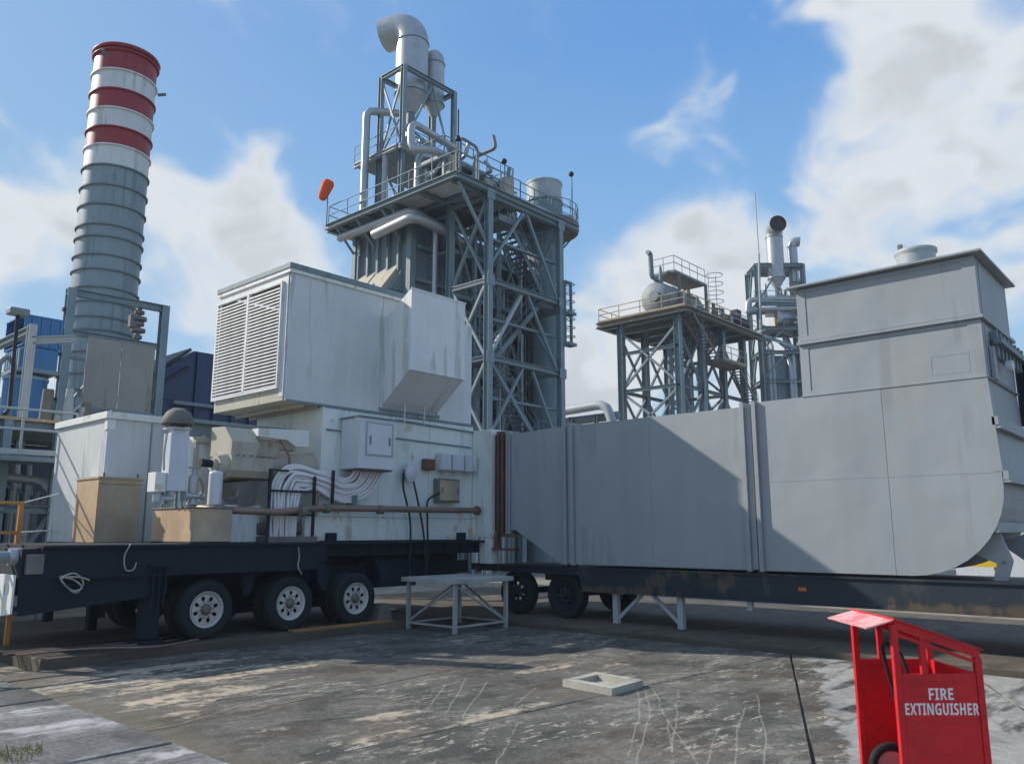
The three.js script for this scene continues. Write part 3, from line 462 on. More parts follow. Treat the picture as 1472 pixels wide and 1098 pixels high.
{ // turbine body
  const g = thing('turbine_enclosure', 'pale green and white turbine enclosure under the large air intake house', 'enclosure', [12.2, 1.8, -15.6]);
  part('end_wall', bx(9.95, 10.02, 1.8, 4.62, -16.9, WZ), MAT.whiteDirty, g);
  part('lower_panel', [bx(9.6, 14.5, 1.81, 2.3, WZ - .1, WZ + .05)], MAT.green, g);
  for (const [a, b] of [[10.02, 11.5], [11.51, 13.0], [13.01, 14.5]]) part('side_panel', bx(a, b, 2.31, 4.6, WZ - .06, WZ), MAT.green, g);
  part('top_plate', bx(10.0, 14.5, 4.6, 4.638, -16.9, WZ + .02), MAT.casing, g);
  part('far_wall', bx(10.02, 14.5, 1.8, 4.6, -16.9, -16.84), MAT.green, g);
  part('panel_rail', [bar([10.05, 4.13, WZ + .02], [14.4, 4.07, WZ + .02], .03, .03)], MAT.steelDark, g);
  part('panel_rail', [rod([11.9, 4.52, WZ + .05], [14.5, 4.46, WZ + .05], .022, 6)], MAT.steelDark, g);
  for (const x of [10.1, 13.9]) part('lifting_block', bx(x, x + .22, 1.8, 1.97, WZ + .051, WZ + .16), MAT.chassis, g);
  for (const x of [10.4, 11.0, 11.6, 13.2]) part('name_plate', bx(x, x + .14, 2.1, 2.16, WZ + .051, WZ + .062), MAT.whiteDirty, g);
  part('gauge', new THREE.CylinderGeometry(.07, .07, .05, 18).rotateX(Math.PI / 2).translate(13.85, 2.1, WZ + .08), MAT.cabinet, g);
  part('exhaust_collector', [rb(14.5, 17.0, 1.85, 4.5, -17.0, -13.64, .015)], MAT.green, g);
  part('collector_edge', [bx(14.47, 14.5, 1.85, 4.5, -13.69, -13.64), bx(14.47, 14.5, 1.75, 4.5, -14.28, -14.23)], MAT.whiteDirty, g);
  part('end_post', rb(14.5, 14.75, 1.2, 1.84, -14.05, -13.66, .01), MAT.whiteDirty, g);
}
{ // air intake house
  const g = thing('air_intake_house', 'large white air intake house with a louvred end and flat roof', 'intake', [11.7, 4.64, -15.75]);
  part('side_panel', bx(9.02, 11.48, 4.64, 7.36, WZ - .05, WZ), MAT.white, g); part('side_panel', bx(11.5, 13.3, 4.64, 7.36, WZ - .06, WZ - .01), MAT.white, g); part('side_panel', bx(13.31, 14.42, 4.64, 7.2, WZ - .05, WZ), MAT.white, g);
  part('far_panel', bx(9.02, 14.42, 4.64, 7.36, -17.2, -17.15), MAT.white, g); part('rear_panel', bx(14.37, 14.42, 4.64, 7.2, -17.14, WZ - .06), MAT.white, g);
  part('floor', [bx(9.1, 14.3, 4.645, 4.72, -17.14, WZ - .07)], MAT.beige, g);
  for (const x of [9.5, 9.85]) part('floor_beam', bx(x, x + .05, 4.56, 4.64, -17.1, WZ - .1), MAT.beige, g);
  part('roof', [rb(8.94, 13.9, 7.44, 7.56, -17.27, WZ + .07, .01)], MAT.casing, g); part('roof_fascia', [bx(8.96, 13.9, 7.36, 7.44, WZ, WZ + .045), bx(8.96, 9.0, 7.36, 7.44, -17.25, WZ - .001)], MAT.whiteDirty, g);
  part('filter_bank', bx(11.6, 11.65, 4.73, 7.35, -17.14, WZ - .07), MAT.casing, g);
  part('head_board', bx(9.0, 9.08, 7.2, 7.36, -17.2, WZ - .06), MAT.white, g);
  part('sill_board', bx(9.0, 9.08, 4.64, 4.9, -17.14, WZ - .06), MAT.beige, g).userData.label = 'stained beige sill below the louvres';
  part('corner_strip', bx(8.99, 9.06, 4.72, 7.19, WZ - .2, WZ - .055), MAT.white, g);
  const za = -17.21, zb = -14.5, zm = -15.83, f = part('louvre_frame', [bx(8.93, 9.0, 4.9, 4.95, za, zb), bx(8.93, 9.0, 7.15, 7.2, za, zb), bx(8.93, 9.0, 4.951, 7.149, za, za + .05), bx(8.93, 9.0, 4.951, 7.149, zb - .05, zb), bx(8.92, 9.01, 4.951, 7.149, zm - .04, zm + .04)], MAT.slat, g);
  const n = 29, sg = mergeGeometries([new THREE.BoxGeometry(.085, .009, 1).rotateZ(.72), new THREE.BoxGeometry(.012, .034, 1).translate(-.036, -.030, 0)]);
  for (const [a, b] of [[za + .051, zm - .041], [zm + .041, zb - .051]]) { const sh = prep(sg.clone().scale(1, 1, b - a)); for (let i = 0; i < n; i++) { const k = new THREE.Mesh(sh, MAT.slat); k.name = 'louvre_slat'; k.castShadow = k.receiveShadow = true; const o = ORG.get(g); k.position.set(8.967 - o[0], 4.99 + i * (2.16 / n) - o[1], (a + b) / 2 - o[2]); f.add(k); } }
  part('roof_lug', polyZ([[11.2, 7.56], [11.3, 7.56], [11.27, 7.66], [11.23, 7.66]], WZ - .1, WZ - .07), MAT.casing, g);
  part('drip_edge', bx(9.02, 14.42, 4.62, 4.66, WZ, WZ + .03), MAT.casing, g);
}
{ // ventilation hood, open upwards
  const g = thing('vent_hood', 'white upturned ventilation hood bolted to the side of the intake house', 'hood', [12.4, 4.78, -13.8]);
  const A = [[WZ + .005, 4.8], [-13.34, 5.54], [-13.34, 7.40], [-14.15, 6.9], [WZ + .005, 6.86]], side = (x) => polyX(A, x, x + .02);
  part('side_cheek', side(11.52), MAT.hoodWhite, g); part('side_cheek', side(13.2), MAT.hoodWhite, g);
  part('front_plate', bx(11.54, 13.2, 5.54, 7.39, -13.36, -13.34), MAT.hoodWhite, g); part('hem', bx(11.5, 13.24, 7.37, 7.41, -13.339, -13.325), MAT.hoodWhite, g); part('hem', bx(11.5, 13.24, 5.52, 5.55, -13.339, -13.328), MAT.hoodWhite, g);
  part('bottom_plate', polyX([[WZ + .005, 4.8], [WZ + .005, 4.82], [-13.36, 5.56], [-13.34, 5.54]], 11.54, 13.2), MAT.hoodWhite, g);
  part('wall_flange', [bx(11.46, 11.52, 4.76, 6.9, WZ + .001, WZ + .03), bx(13.22, 13.28, 4.76, 6.9, WZ + .001, WZ + .03)], MAT.white, g);
  part('bottom_flange', bx(11.46, 13.28, 4.7, 4.76, WZ + .031, WZ + .06), MAT.steelDark, g);
  for (const x of [12.0, 12.6]) part('drain_pipe', rod([x, 4.9, -14.05], [x, 4.45, -14.05], .025, 8), MAT.galv, g);
}
{ // expansion joint between collector and duct
  const g = thing('expansion_joint', 'rust stained expansion joint between the turbine and the grey duct', 'joint', [15.5, 1.9, -13.3]);
  part('bellows', bx(14.62, 17, 2.0, 4.36, -13.635, -13.02), MAT.black, g);
  for (const z of [-13.5, -13.36, -13.2]) part('clamp_frame', [bx(14.52, 14.62, 1.95, 4.42, z, z + .07), bx(14.62, 17, 4.36, 4.42, z, z + .07), bx(14.62, 17, 1.94, 1.99, z, z + .07)], z === -13.2 ? MAT.duct : MAT.rustRed, g);
  part('end_frame', bx(14.5, 14.62, 1.95, 4.36, -13.1, -13.03), MAT.duct, g);
  part('bracket', [bx(14.55, 14.7, 1.6, 1.94, -13.6, -13.5), bx(14.5, 14.8, 1.55, 1.6, -13.63, -13.0)], MAT.rustRed, g);
}
{ // cabinets, cables and pipes on the turbine wall
  const g = thing('electrical_cabinet', 'white wall mounted electrical cabinet with a framed double door', 'cabinet', [10.9, 3.3, -13.95]);
  part('case', rb(10.42, 11.4, 3.3, 4.38, WZ + .02, -13.62, .015), MAT.cabinet, g); part('door_frame', [bx(10.58, 11.32, 4.27, 4.3, -13.619, -13.6), bx(10.58, 11.32, 3.58, 3.61, -13.619, -13.6), bx(10.58, 10.61, 3.611, 4.269, -13.619, -13.6), bx(11.29, 11.32, 3.611, 4.269, -13.619, -13.6)], MAT.steelLight, g);
  part('door', bx(10.615, 11.285, 3.615, 4.265, -13.619, -13.607), MAT.cabinet, g); for (const x of [10.68, 11.2]) part('latch', bx(x, x + .03, 3.82, 4.0, -13.606, -13.585), MAT.steelDark, g);
  part('top_lip', rb(10.38, 11.44, 4.38, 4.41, WZ + .02, -13.58, .006), MAT.casing, g); part('gland_plate', bx(10.5, 11.38, 3.27, 3.3, -14.2, -13.7), MAT.oldSteel, g);
  part('edge_trim', bx(10.4, 10.42, 3.3, 4.38, -13.8, -13.63), MAT.white, g);
  for (const [a, b, l] of [[13.2, 13.55, 'white junction box right beside the red switch box'], [13.6, 13.98, 'middle white junction box in the row of three on the turbine wall'], [14.03, 14.42, 'white junction box at the row end next to the exhaust collector']]) { const q = thing('junction_box', l, 'box', [(a + b) / 2, 3.45, WZ + .12], 'row of white junction boxes'); part('case', rb(a, b, 3.44, 3.84, WZ + .03, WZ + .22, .012), MAT.cabinet, q); part('lid', rb(a + .02, b - .02, 3.46, 3.82, WZ + .221, WZ + .235, .006), MAT.cabinet, q); part('gland', rod([(a + b) / 2, 3.44, WZ + .12], [(a + b) / 2, 3.34, WZ + .12], .03, 8), MAT.galv, q); }
  const q = thing('brown_terminal_box', 'brown terminal box below the row of white boxes', 'box', [13.5, 2.66, WZ + .1]); part('case', rb(13.15, 13.85, 2.68, 3.24, WZ + .03, WZ + .2, .01), MAT.oldSteel, q); part('lid', rb(13.19, 13.81, 2.72, 3.2, WZ + .201, WZ + .225, .006), MAT.tanBox, q); for (const x of [13.25, 13.75]) part('hinge', bx(x - .02, x + .02, 2.9, 3.02, WZ + .226, WZ + .24), MAT.oldSteel, q);
  const r = thing('red_switch_box', 'small rust red switch box beside the white junction boxes', 'box', [12.9, 3.42, WZ + .08]); part('case', rb(12.76, 13.06, 3.42, 3.68, WZ + .02, WZ + .16, .01), MAT.rustRed, r); part('lid', rb(12.79, 13.03, 3.45, 3.65, WZ + .161, WZ + .175, .005), MAT.rustRed, r);
  const l = thing('round_lamp', 'round white bulkhead lamp on the turbine wall', 'lamp', [12.3, 3.14, WZ + .1]); part('rim', new THREE.TorusGeometry(.19, .03, 8, 28).scale(.8, 1, 1).translate(12.28, 3.32, WZ + .2), MAT.cabinet, l); part('dome', new THREE.SphereGeometry(.185, 24, 10, 0, 6.2832, 0, Math.PI / 2).rotateX(Math.PI / 2).scale(.8, 1, .35).translate(12.28, 3.32, WZ + .2), MAT.cabinet, l); part('bracket', bx(12.2, 12.36, 3.24, 3.4, WZ + .01, WZ + .19), MAT.steelDark, l);
}
for (let i = 0; i < 9; i++) { // white cable bundle
  const q = Math.floor(i / 3), j = i % 3, w = rngOf(300 + i), wob = () => (w() - .5) * .045, z = -14.1 + (i % 2) * .03 + wob();
  one('power_cable', 'white power cable in the looped bundle below the electrical cabinet', 'cable', hose([[10.65 + i * .09, 3.34, -13.98], [10.54 + i * .067 + wob(), 3.1 - i * .03 + wob(), -14.04], [10.32 + i * .024, 3.09 - i * .06, z], [10.065 + i * .003, 3.17 - i * .06, z], [9.69, 3.21 - i * .0455 + wob(), z], [9.32 + q * .04, 3.31 - q * .18 - j * .063 + wob(), z], [9.03 + q * .12 + j * .02, 3.27 - q * .16 - j * .055, z], [8.79 + q * .2 + j * .064, 3.06 - q * .142 - j * .024, z], [8.7 + q * .222 + j * .077, 2.79 - q * .075 + wob(), z + wob()], [8.69 + q * .217 + j * .077 + wob(), 2.39, z], [8.76 + q * .2 + j * .062, 1.86, z - .05]], .034, 8, 70), MAT.cable, 'white power cables');
}
{
  const g = thing('cable_rack', 'black steel rack frame holding the white power cables', 'rack', [9.2, 1.8, -14.05]);
  for (const [x, y0, y1] of [[8.6, 1.5, 3.2], [9.62, 1.8, 3.1], [10.07, 2.55, 3.25]]) part('upright', bx(x - .025, x + .025, y0, y1, -14.03, -13.98), MAT.black, g);
  for (const y of [2.32, 2.78, 3.18]) part('cross_bar', bx(8.62, y > 3 ? 9.0 : 9.6, y - .02, y + .02, -14.02, -13.99), MAT.black, g);
}
[[[12.07, 3.3, -14.12], [12.06, 2.99, -14.1], [12.19, 2.29, -14.0], [12.2, 1.44, -13.98], [12.19, .9, -14.0]], [[12.37, 3.16, -14.12], [12.51, 2.61, -14.08], [12.59, 2.06, -14.0], [12.67, 1.43, -13.98], [12.7, 1.0, -14.0]], [[13.2, 2.9, -14.1], [12.8, 2.7, -14.08], [12.72, 2.3, -14.0], [12.74, 1.4, -13.98], [12.7, .95, -14.0]]].forEach((P, i) => one('drop_cable', ['black cable hanging straight down from the round lamp', 'black cable slanting down from the round lamp', 'black cable looping from the brown terminal box down over the sill'][i], 'cable', hose(P, .024, 7, 40), MAT.black, 'black drop cables'));
{
  const g = thing('rusty_pipe', 'long rusty brown pipe running along the turbine wall to the crate', 'pipe', [10.8, 2.4, -13.95]);
  part('tube', pipe([[7.34, 2.42, -14.3], [7.34, 2.39, -13.82], [8.75, 2.36, -13.85], [9.4, 2.44, -13.92], [9.95, 2.47, -13.95], [14.3, 2.5, -13.97]], .068, .12, 12), MAT.copper, g);
  for (const x of [7.5, 9.25, 9.9, 11.3]) part('coupling', rod([x - .06, x > 9.3 ? 2.46 : 2.385, x > 9.3 ? -13.95 : -13.83], [x + .06, x > 9.3 ? 2.463 : 2.385, x > 9.3 ? -13.95 : -13.83], .1, 14), MAT.oldSteel, g);
  part('end_flange', rod([14.28, 2.5, -13.97], [14.36, 2.5, -13.97], .11, 14), MAT.rustRed, g); part('hanger', bx(10.6, 10.64, 2.46, 2.75, -14.25, -13.9), MAT.steelDark, g);
}
{ // valves and loose fittings by the rack
  const g = thing('valve_cluster', 'rusty valve and pipe cluster on the deck behind the white cables', 'valves', [9.4, 1.8, -14.5]);
  part('manifold', rod([8.6, 2.05, -14.45], [9.9, 2.05, -14.45], .12, 12), MAT.oldSteel, g); for (const x of [8.85, 9.25, 9.65]) { part('valve', lathe([[.001, 0], [.07, 0], [.09, .1], [.05, .2], [.04, .35], [.001, .36]], x, 2.1, -14.4, 12), MAT.galv, g); part('handwheel', ring(x, 2.47, -14.4, .08, .012, 14), MAT.drain, g); }
  part('elbow', pipe([[9.7, 2.5, -14.05], [9.7, 2.72, -14.05], [9.95, 2.8, -14.2]], .06, .1, 10), MAT.copper, g); part('tray', bx(8.6, 9.7, 1.79, 1.9, -14.7, -13.95), MAT.oldSteel, g);
}

// ---------- the duct trailer (runs along z at x = 14.5) ----------
const DX = 14.5;
{
  const g = thing('duct_trailer', 'dark grey flatbed trailer carrying the grey exhaust duct', 'trailer', [15.8, .1, -6]);
  part('side_rail', [bx(DX - .02, DX + .03, .74, 1.2, -10.9, 3), bx(DX - .06, DX + .2, 1.2, 1.235, -14.3, 3), bx(DX - .06, DX + .2, .72, .74, -10.95, 3), polyX([[-14.3, 1.2], [-10.9, 1.2], [-10.9, .76], [-11.0, 1.05], [-14.3, 1.08]], DX - .02, DX + .03)], MAT.rail, g);
  part('side_rail', bx(16.97, 17.0, .74, 1.2, -14, 3), MAT.rail, g); part('deck', bx(DX + .21, 16.96, 1.15, 1.2, -14.2, 3), MAT.rail, g);
  for (let i = 0; i < 9; i++) part('cross_member', bx(DX + .04, 16.96, .85, 1.14, -10 + i * 1.3, -9.9 + i * 1.3), MAT.rail, g);
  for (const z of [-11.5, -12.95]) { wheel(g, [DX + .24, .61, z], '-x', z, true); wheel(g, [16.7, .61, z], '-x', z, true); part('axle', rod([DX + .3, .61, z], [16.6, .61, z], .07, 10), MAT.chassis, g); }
  part('mudguard', [bx(DX + .05, DX + .4, 1.08, 1.12, -13.5, -10.9)], MAT.rail, g);
  for (const [z, s] of [[-10.1, 1], [-8.55, -1]]) { part('support_leg', bx(DX + .05, DX + .17, .1, .72, z - .06, z + .06), MAT.steelLight, g); part('leg_brace', bar([DX + .11, .2, z + s * .05], [DX + .11, .72, z + s * .65], .05, .07), MAT.steelLight, g); }
  part('hose_hook', bx(DX + .02, DX + .1, .55, .72, -7.1, -7.0), MAT.steelLight, g);
  part('marker_lamp', [rb(DX - .05, DX - .021, .95, 1.02, -6.08, -5.92, .01)], MAT.amber, g);
}
{
  const g = thing('exhaust_duct', 'long grey steel exhaust duct with flanged joints and a rounded end', 'duct', [15.75, 1.24, -7.8]);
  const X1 = 17.0, top = 4.37;
  part('inlet_section', polyX([[-13.0, 4.32], [-11.36, top], [-11.36, 1.285], [-11.5, 1.285], [-12.86, 2.03], [-13.0, 2.03]], DX, X1), MAT.duct, g);
  part('middle_section', bx(DX, X1, 1.285, top, -11.08, -7.02), MAT.duct, g);
  const prof = (d) => { const p = [[-6.68, 4.43], [-2.76 - d, 4.43], [-2.7 - d, 2.9]]; for (let i = 0; i <= 12; i++) { const a = i / 12 * Math.PI / 2; p.push([-4.15 + Math.cos(a) * (1.44 - d), 2.72 - Math.sin(a) * (1.435 - d)]); } p.push([-6.68, 1.285 + d]); return p; };
  part('outlet_section', polyX(prof(.05), DX + .005, X1), MAT.duct, g);
  // plates of the outlet side, each with its own edge
  const arc = (a0, a1) => { const p = []; for (let i = 0; i <= 10; i++) { const a = mix(a0, a1, i / 10) * Math.PI / 2; p.push([-4.15 + Math.cos(a) * 1.44, 2.72 - Math.sin(a) * 1.435]); } return p; };
  const gp = .004, zc = -4.4, yc = 2.92;
  for (const P of [[[-6.68, 4.43], [zc - gp, 4.43], [zc - gp, yc + gp], [-6.68, yc + gp]], [[zc + gp, 4.43], [-2.77, 4.43], [-2.7, yc + gp], [zc + gp, yc + gp]], [[-6.68, yc - gp], [zc - gp, yc - gp], [zc - gp, 1.285], [-6.68, 1.285]], [[zc + gp, yc - gp], [-2.7, yc - gp], ...arc(0, 1), [zc + gp, 1.285]]]) part('side_plate', polyX(P, DX - .006, DX + .004), MAT.duct, g);
  for (const [a, b] of [[-11.07, -9.1], [-9.09, -7.03]]) part('side_plate', bx(DX - .005, DX - .0005, 1.29, top - .003, a, b), MAT.duct, g);
  for (const z of [-11.35, -11.16, -7.0, -6.76]) part('flange', [bx(DX - .09, X1 + .05, 1.27, 4.42 + (z > -8 ? .03 : 0), z, z + .075)], MAT.duct, g);
  for (const z of [-11.27, -6.92]) part('flange_gap', bx(DX - .02, X1, 1.3, 4.35, z, z + .11), MAT.duct, g);
  for (const z of [-11.35, -11.16, -7.0, -6.76]) part('foot', bx(DX - .1, DX + .05, 1.236, 1.27, z - .03, z + .1), MAT.black, g);
  for (const [y, z] of [[3.72, -2.78], [2.86, -2.72]]) part('end_flange', rb(DX - .006, X1, y - .07, y + .07, z, z + .1, .006), MAT.duct, g);
  part('end_flange', [rb(DX + .01, X1, 1.98, 2.14, -2.98, -2.84, .006)], MAT.duct, g);
  part('end_flange', bx(DX, X1, 3.6, 3.64, -2.79, -2.66), MAT.duct, g); part('end_flange', bx(DX, X1, 2.75, 2.785, -2.75, -2.6), MAT.duct, g);
  part('end_bracket', polyX([[-3.4, 1.7], [-2.9, 2.0], [-2.75, 1.55], [-2.85, 1.24], [-3.05, 1.24], [-2.98, 1.5]], DX + .3, DX + .36), MAT.duct, g); part('end_bracket', polyX([[-3.2, 1.8], [-2.7, 2.0], [-2.2, 1.24], [-2.5, 1.24]], 16.2, 16.3), MAT.duct, g); part('bracket_bolt', rod([DX + .28, 1.52, -2.88], [DX + .42, 1.52, -2.88], .03, 10), MAT.steelDark, g);
  part('weld_seam', bx(DX - .009, DX - .0062, 2.905, 2.935, -6.6, -2.8), MAT.duct, g);
}
{
  const g = thing('silencer_house', 'two tier grey steel silencer house on top of the duct end', 'silencer', [15.7, 4.43, -4.3]);
  const X1 = 16.95, a = -5.78, b = -2.78;
  part('lower_tier', bx(DX + .02, X1, 4.44, 5.4, a + .02, b - .02), MAT.duct, g); part('upper_tier', bx(DX + .02, X1, 5.46, 6.48, a + .02, b - .02), MAT.duct, g);
  for (const [y0, y1] of [[4.44, 5.38], [5.48, 6.46]]) {
    part('corner_plate', bx(DX + .008, DX + .019, y0, y1, a, a + .16), MAT.duct, g); part('corner_plate', bx(DX + .008, DX + .019, y0, y1, b - .2, b), MAT.duct, g);
    part('head_strip', bx(DX + .008, DX + .019, y1 - .06, y1, a + .161, b - .201), MAT.duct, g); part('foot_strip', bx(DX + .008, DX + .019, y0, y0 + .09, a + .161, b - .201), MAT.duct, g);
    part('side_plate', bx(DX + .3, X1 - .3, y0 + .05, y1 - .05, b - .019, b - .01), MAT.duct, g);
  }
  part('band', [rb(DX - .05, X1 + .05, 5.4, 5.46, a - .03, b + .05, .006)], MAT.duct, g); part('base_lip', bx(DX - .02, X1, 4.43, 4.45, a - .02, b + .02), MAT.duct, g);
  part('roof', [rb(DX - .13, X1 + .13, 6.49, 6.53, a - .14, b + .13, .006)], MAT.duct, g);
  part('hatch_frame', [bx(DX + .017, DX + .02, 4.86, 4.89, -3.6, -3.0), bx(DX + .017, DX + .02, 4.55, 4.58, -3.6, -3.0), bx(DX + .017, DX + .02, 4.581, 4.859, -3.6, -3.57), bx(DX + .017, DX + .02, 4.581, 4.859, -3.03, -3.0)], MAT.duct, g);
  part('stack_stub', lathe([[.33, 0], [.33, .52], [.365, .54], [.365, .6], [.3, .6], [.3, .1]], 15.7, 6.53, -3.95, 28), MAT.steelLight, g); part('stub_lug', bx(15.5, 15.56, 7.16, 7.26, -4.2, -4.12), MAT.oldSteel, g);
  part('side_rack', [bar([15.0, 5.1, b + .12], [17.6, 5.06, b + .12], .12, .1), ...Array.from({ length: 8 }, (_, i) => bx(15.1 + i * .3, 15.2 + i * .3, 4.85, 5.3, b + .01, b + .1))], MAT.steelDark, g);
  part('cable_tray', [bx(14.9, 15.1, 4.45, 5.0, b + .002, b + .06)], MAT.duct, g); part('lamp', [rod([15.6, 4.75, b + .1], [15.6, 4.75, b + .2], .1, 16)], MAT.cabinet, g);
  part('down_pipe', rod([17.3, 3.9, b + .15], [17.3, 5.0, b + .15], .22, 14), MAT.chassis, g);
}
one('yellow_barrier', 'yellow barrier on the ground beyond the end of the duct', 'barrier', [bx(23.9, 24.1, 1.1, 1.75, -7.2, -4.6), bx(23.95, 24.05, -.06, 1.1, -7, -6.9), bx(23.95, 24.05, -.06, 1.1, -4.9, -4.8)], MAT.yellow);
{
  const g = thing('white_shed', 'low white shed seen in the gap past the duct end', 'shed', [30, -.06, -2]);
  part('wall', bx(29, 34, -.06, 2.6, -7, 3), MAT.cabinet, g); part('roof', rb(28.7, 34.3, 2.6, 2.75, -7.3, 3.3, .02), MAT.steelLight, g);
}

// ---------- striped chimney and the plant to its left ----------
{
  const x = 12.69, z = -34, g = thing('chimney', 'tall ringed chimney grey below with red and white bands on top', 'chimney', [x, -.06, z]);
  const ys = [22.96, 21.79, 20.87, 19.98, 19.10, 18.27, 17.34, 16.45, 15.58, 14.68, 14.16, 13.36, 12.72, 11.94, 11.34, 10.69, 10.13, 9.2, 8.3, 7.4, 6.5, 5.5, 4.4, 3.2, 2, .9, -.13].map((y) => 2 + (y - 2) * .9655), R = 1.25;
  for (let i = 0; i + 1 < ys.length; i++) {
    const m = i < 6 ? (i % 2 ? MAT.chimWhite : MAT.chimRed) : MAT.chimGrey, b = part('band', vcyl(x, z, ys[i + 1], ys[i], R, R, 40, true), m, g);
    if (i) part('ring', new THREE.CylinderGeometry(R + .075, R + .075, .06, 40).translate(x, ys[i], z), i < 6 ? (i % 2 ? MAT.chimWhite : MAT.chimRed) : MAT.chimRing, b);
  }
  part('top_rim', [ring(x, ys[0], z, R + .03, .09, 40), ring(x, ys[0] - .22, z, R + .05, .05, 40)], MAT.chimRed, g); part('inner_liner', vcyl(x, z, 10, ys[0] - .05, R - .1, R - .1, 30, true), MAT.chimGrey, g);
  for (const [dx, dz, y] of [[-1.1, .8, 21.6], [1.2, .6, 20.9]]) part('lug', bar([x + dx, y, z + dz], [x + dx * 1.25, y + .1, z + dz * 1.25], .1), MAT.chimRing, g);
}
{
  const g = thing('portal_frame', 'grey steel portal frame standing in front of the chimney', 'frame', [11.8, -.06, -30]);
  part('column', ibm([10.08, -.06, -30], [10.08, 10.45, -30], .28), MAT.steel, g); part('column', ibm([13.45, -.06, -30], [13.45, 10.5, -30], .28), MAT.steel, g); part('beam', ibm([9.95, 10.35, -30], [13.6, 10.42, -30], .25), MAT.steel, g);
  for (const y of [5.0, 6.0, 8.9]) part('beam', ibm([10.2, y, -30.0], [13.3, y, -30.0], .2), MAT.steel, g);
  for (const y of [6.9, 8.0]) part('tie', bar([10.2, y, -30.05], [13.3, y, -30.05], .1), MAT.steelDark, g);
  part('brace', bar([10.2, 6.1, -30.02], [12, 8.8, -30.02], .1), MAT.steel, g); for (let i = 0; i < 8; i++) part('cable_clip', bx(9.84, 9.93, 4 + i * .8, 4.12 + i * .8, -30.05, -29.9), MAT.black, g);
  const q = thing('panel_screen', 'grey brown sheet panel hung on the portal frame', 'panel', [11.9, 6.3, -29.75]); part('sheet', bx(10.7, 11.88, 6.32, 8.8, -29.78, -29.74), MAT.panel, q); part('sheet', bx(11.9, 13.1, 6.32, 8.82, -29.79, -29.745), MAT.panel, q); part('edge_frame', [bx(10.68, 13.12, 6.27, 6.32, -29.8, -29.72), bx(10.68, 13.12, 8.82, 8.86, -29.8, -29.72)], MAT.steel, q);
  const v = thing('chimney_valve', 'dark rusty valve stack mounted on the portal frame by the chimney', 'valve', [12.55, 8.86, -30.1]); part('stem', rod([12.55, 8.8, -30.1], [12.55, 10.3, -30.1], .08, 10), MAT.oldSteel, v); for (const [y, r] of [[9.1, .16], [9.35, .26], [9.6, .2], [9.8, .28], [10.05, .18]]) part('flange', vcyl(12.55, -30.1, y, y + .12, r, r, 12), MAT.oldSteel, v); part('actuator', bx(12.2, 12.5, 9.5, 9.95, -30.2, -30), MAT.oldSteel, v);
}
{
  const g = thing('navy_filter_hall', 'dark navy blue ribbed hall with a sloping roof beside the portal frame', 'hall', [16, -.06, -32.5]);
  part('wall', bx(13.75, 19, -.06, 7.0, -35, -30.5), MAT.deepBlue, g); part('sloped_hood', polyZ([[13.75, 7.02], [13.75, 8.1], [15.0, 9.1], [19, 9.1], [19, 7.02]], -35, -30.5), MAT.deepBlue, g);
  for (let i = 0; i < 5; i++) part('rib', bx(15.1 + i * .8, 15.2 + i * .8, 5, 9.05, -30.499, -30.38), MAT.deepBlue, g); for (const y of [7.6, 8.3]) part('lip', polyZ([[13.6, y - .2], [14.8, y + .75], [14.75, y + .85], [13.55, y - .1]], -35.1, -30.3), MAT.navy, g); part('ledge', bx(14.2, 19, 6.85, 6.98, -30.499, -30.2), MAT.steelDark, g);
}
{
  const g = thing('blue_hood_container', 'blue ribbed container with an open dark end high on the left rack', 'container', [8.6, 7.6, -27.8]);
  part('side', bx(7.85, 8.95, 7.62, 8.5, -27.02, -27), MAT.blue, g); part('far_side', bx(7.85, 8.95, 7.62, 8.5, -28.7, -28.68), MAT.blue, g); part('roof', bx(7.83, 8.97, 8.5, 8.54, -28.72, -26.98), MAT.blue, g); part('floor', bx(7.85, 8.95, 7.58, 7.62, -28.7, -27), MAT.blue, g); part('back', bx(8.93, 8.95, 7.62, 8.5, -28.67, -27.03), MAT.blue, g);
  part('inner_lining', bx(8.8, 8.83, 7.63, 8.49, -28.67, -27.03), MAT.blue, g); for (let i = 0; i < 4; i++) part('rib', bx(8.05 + i * .27, 8.12 + i * .27, 7.64, 8.48, -26.999, -26.96), MAT.blue, g);
  const h = thing('blue_filter_box', 'pale blue slatted filter box under the open blue container', 'filter', [7.9, 5.2, -27.6]); part('case', bx(7.9, 8.9, 6.9, 7.56, -28.6, -27.05), MAT.blue, h); for (let i = 0; i < 7; i++) part('slat', bx(7.84, 7.899, 6.95, 7.5, -28.5 + i * .21, -28.4 + i * .21), MAT.blueLight, h); part('ledge', bx(7.8, 8.95, 6.78, 6.9, -28.65, -27), MAT.steel, h);
  const t = thing('blue_tank', 'blue round tank under the slatted filter box', 'tank', [8.3, 5.1, -27.7]); part('shell', vcyl(8.3, -27.8, 5.0, 6.6, .6, .6, 24), MAT.blue, t); part('top_band', vcyl(8.3, -27.8, 6.6, 6.7, .63, .63, 24), MAT.blueLight, t); part('leg', bx(8.2, 8.4, 4.85, 5.0, -27.9, -27.7), MAT.steel, t);
}
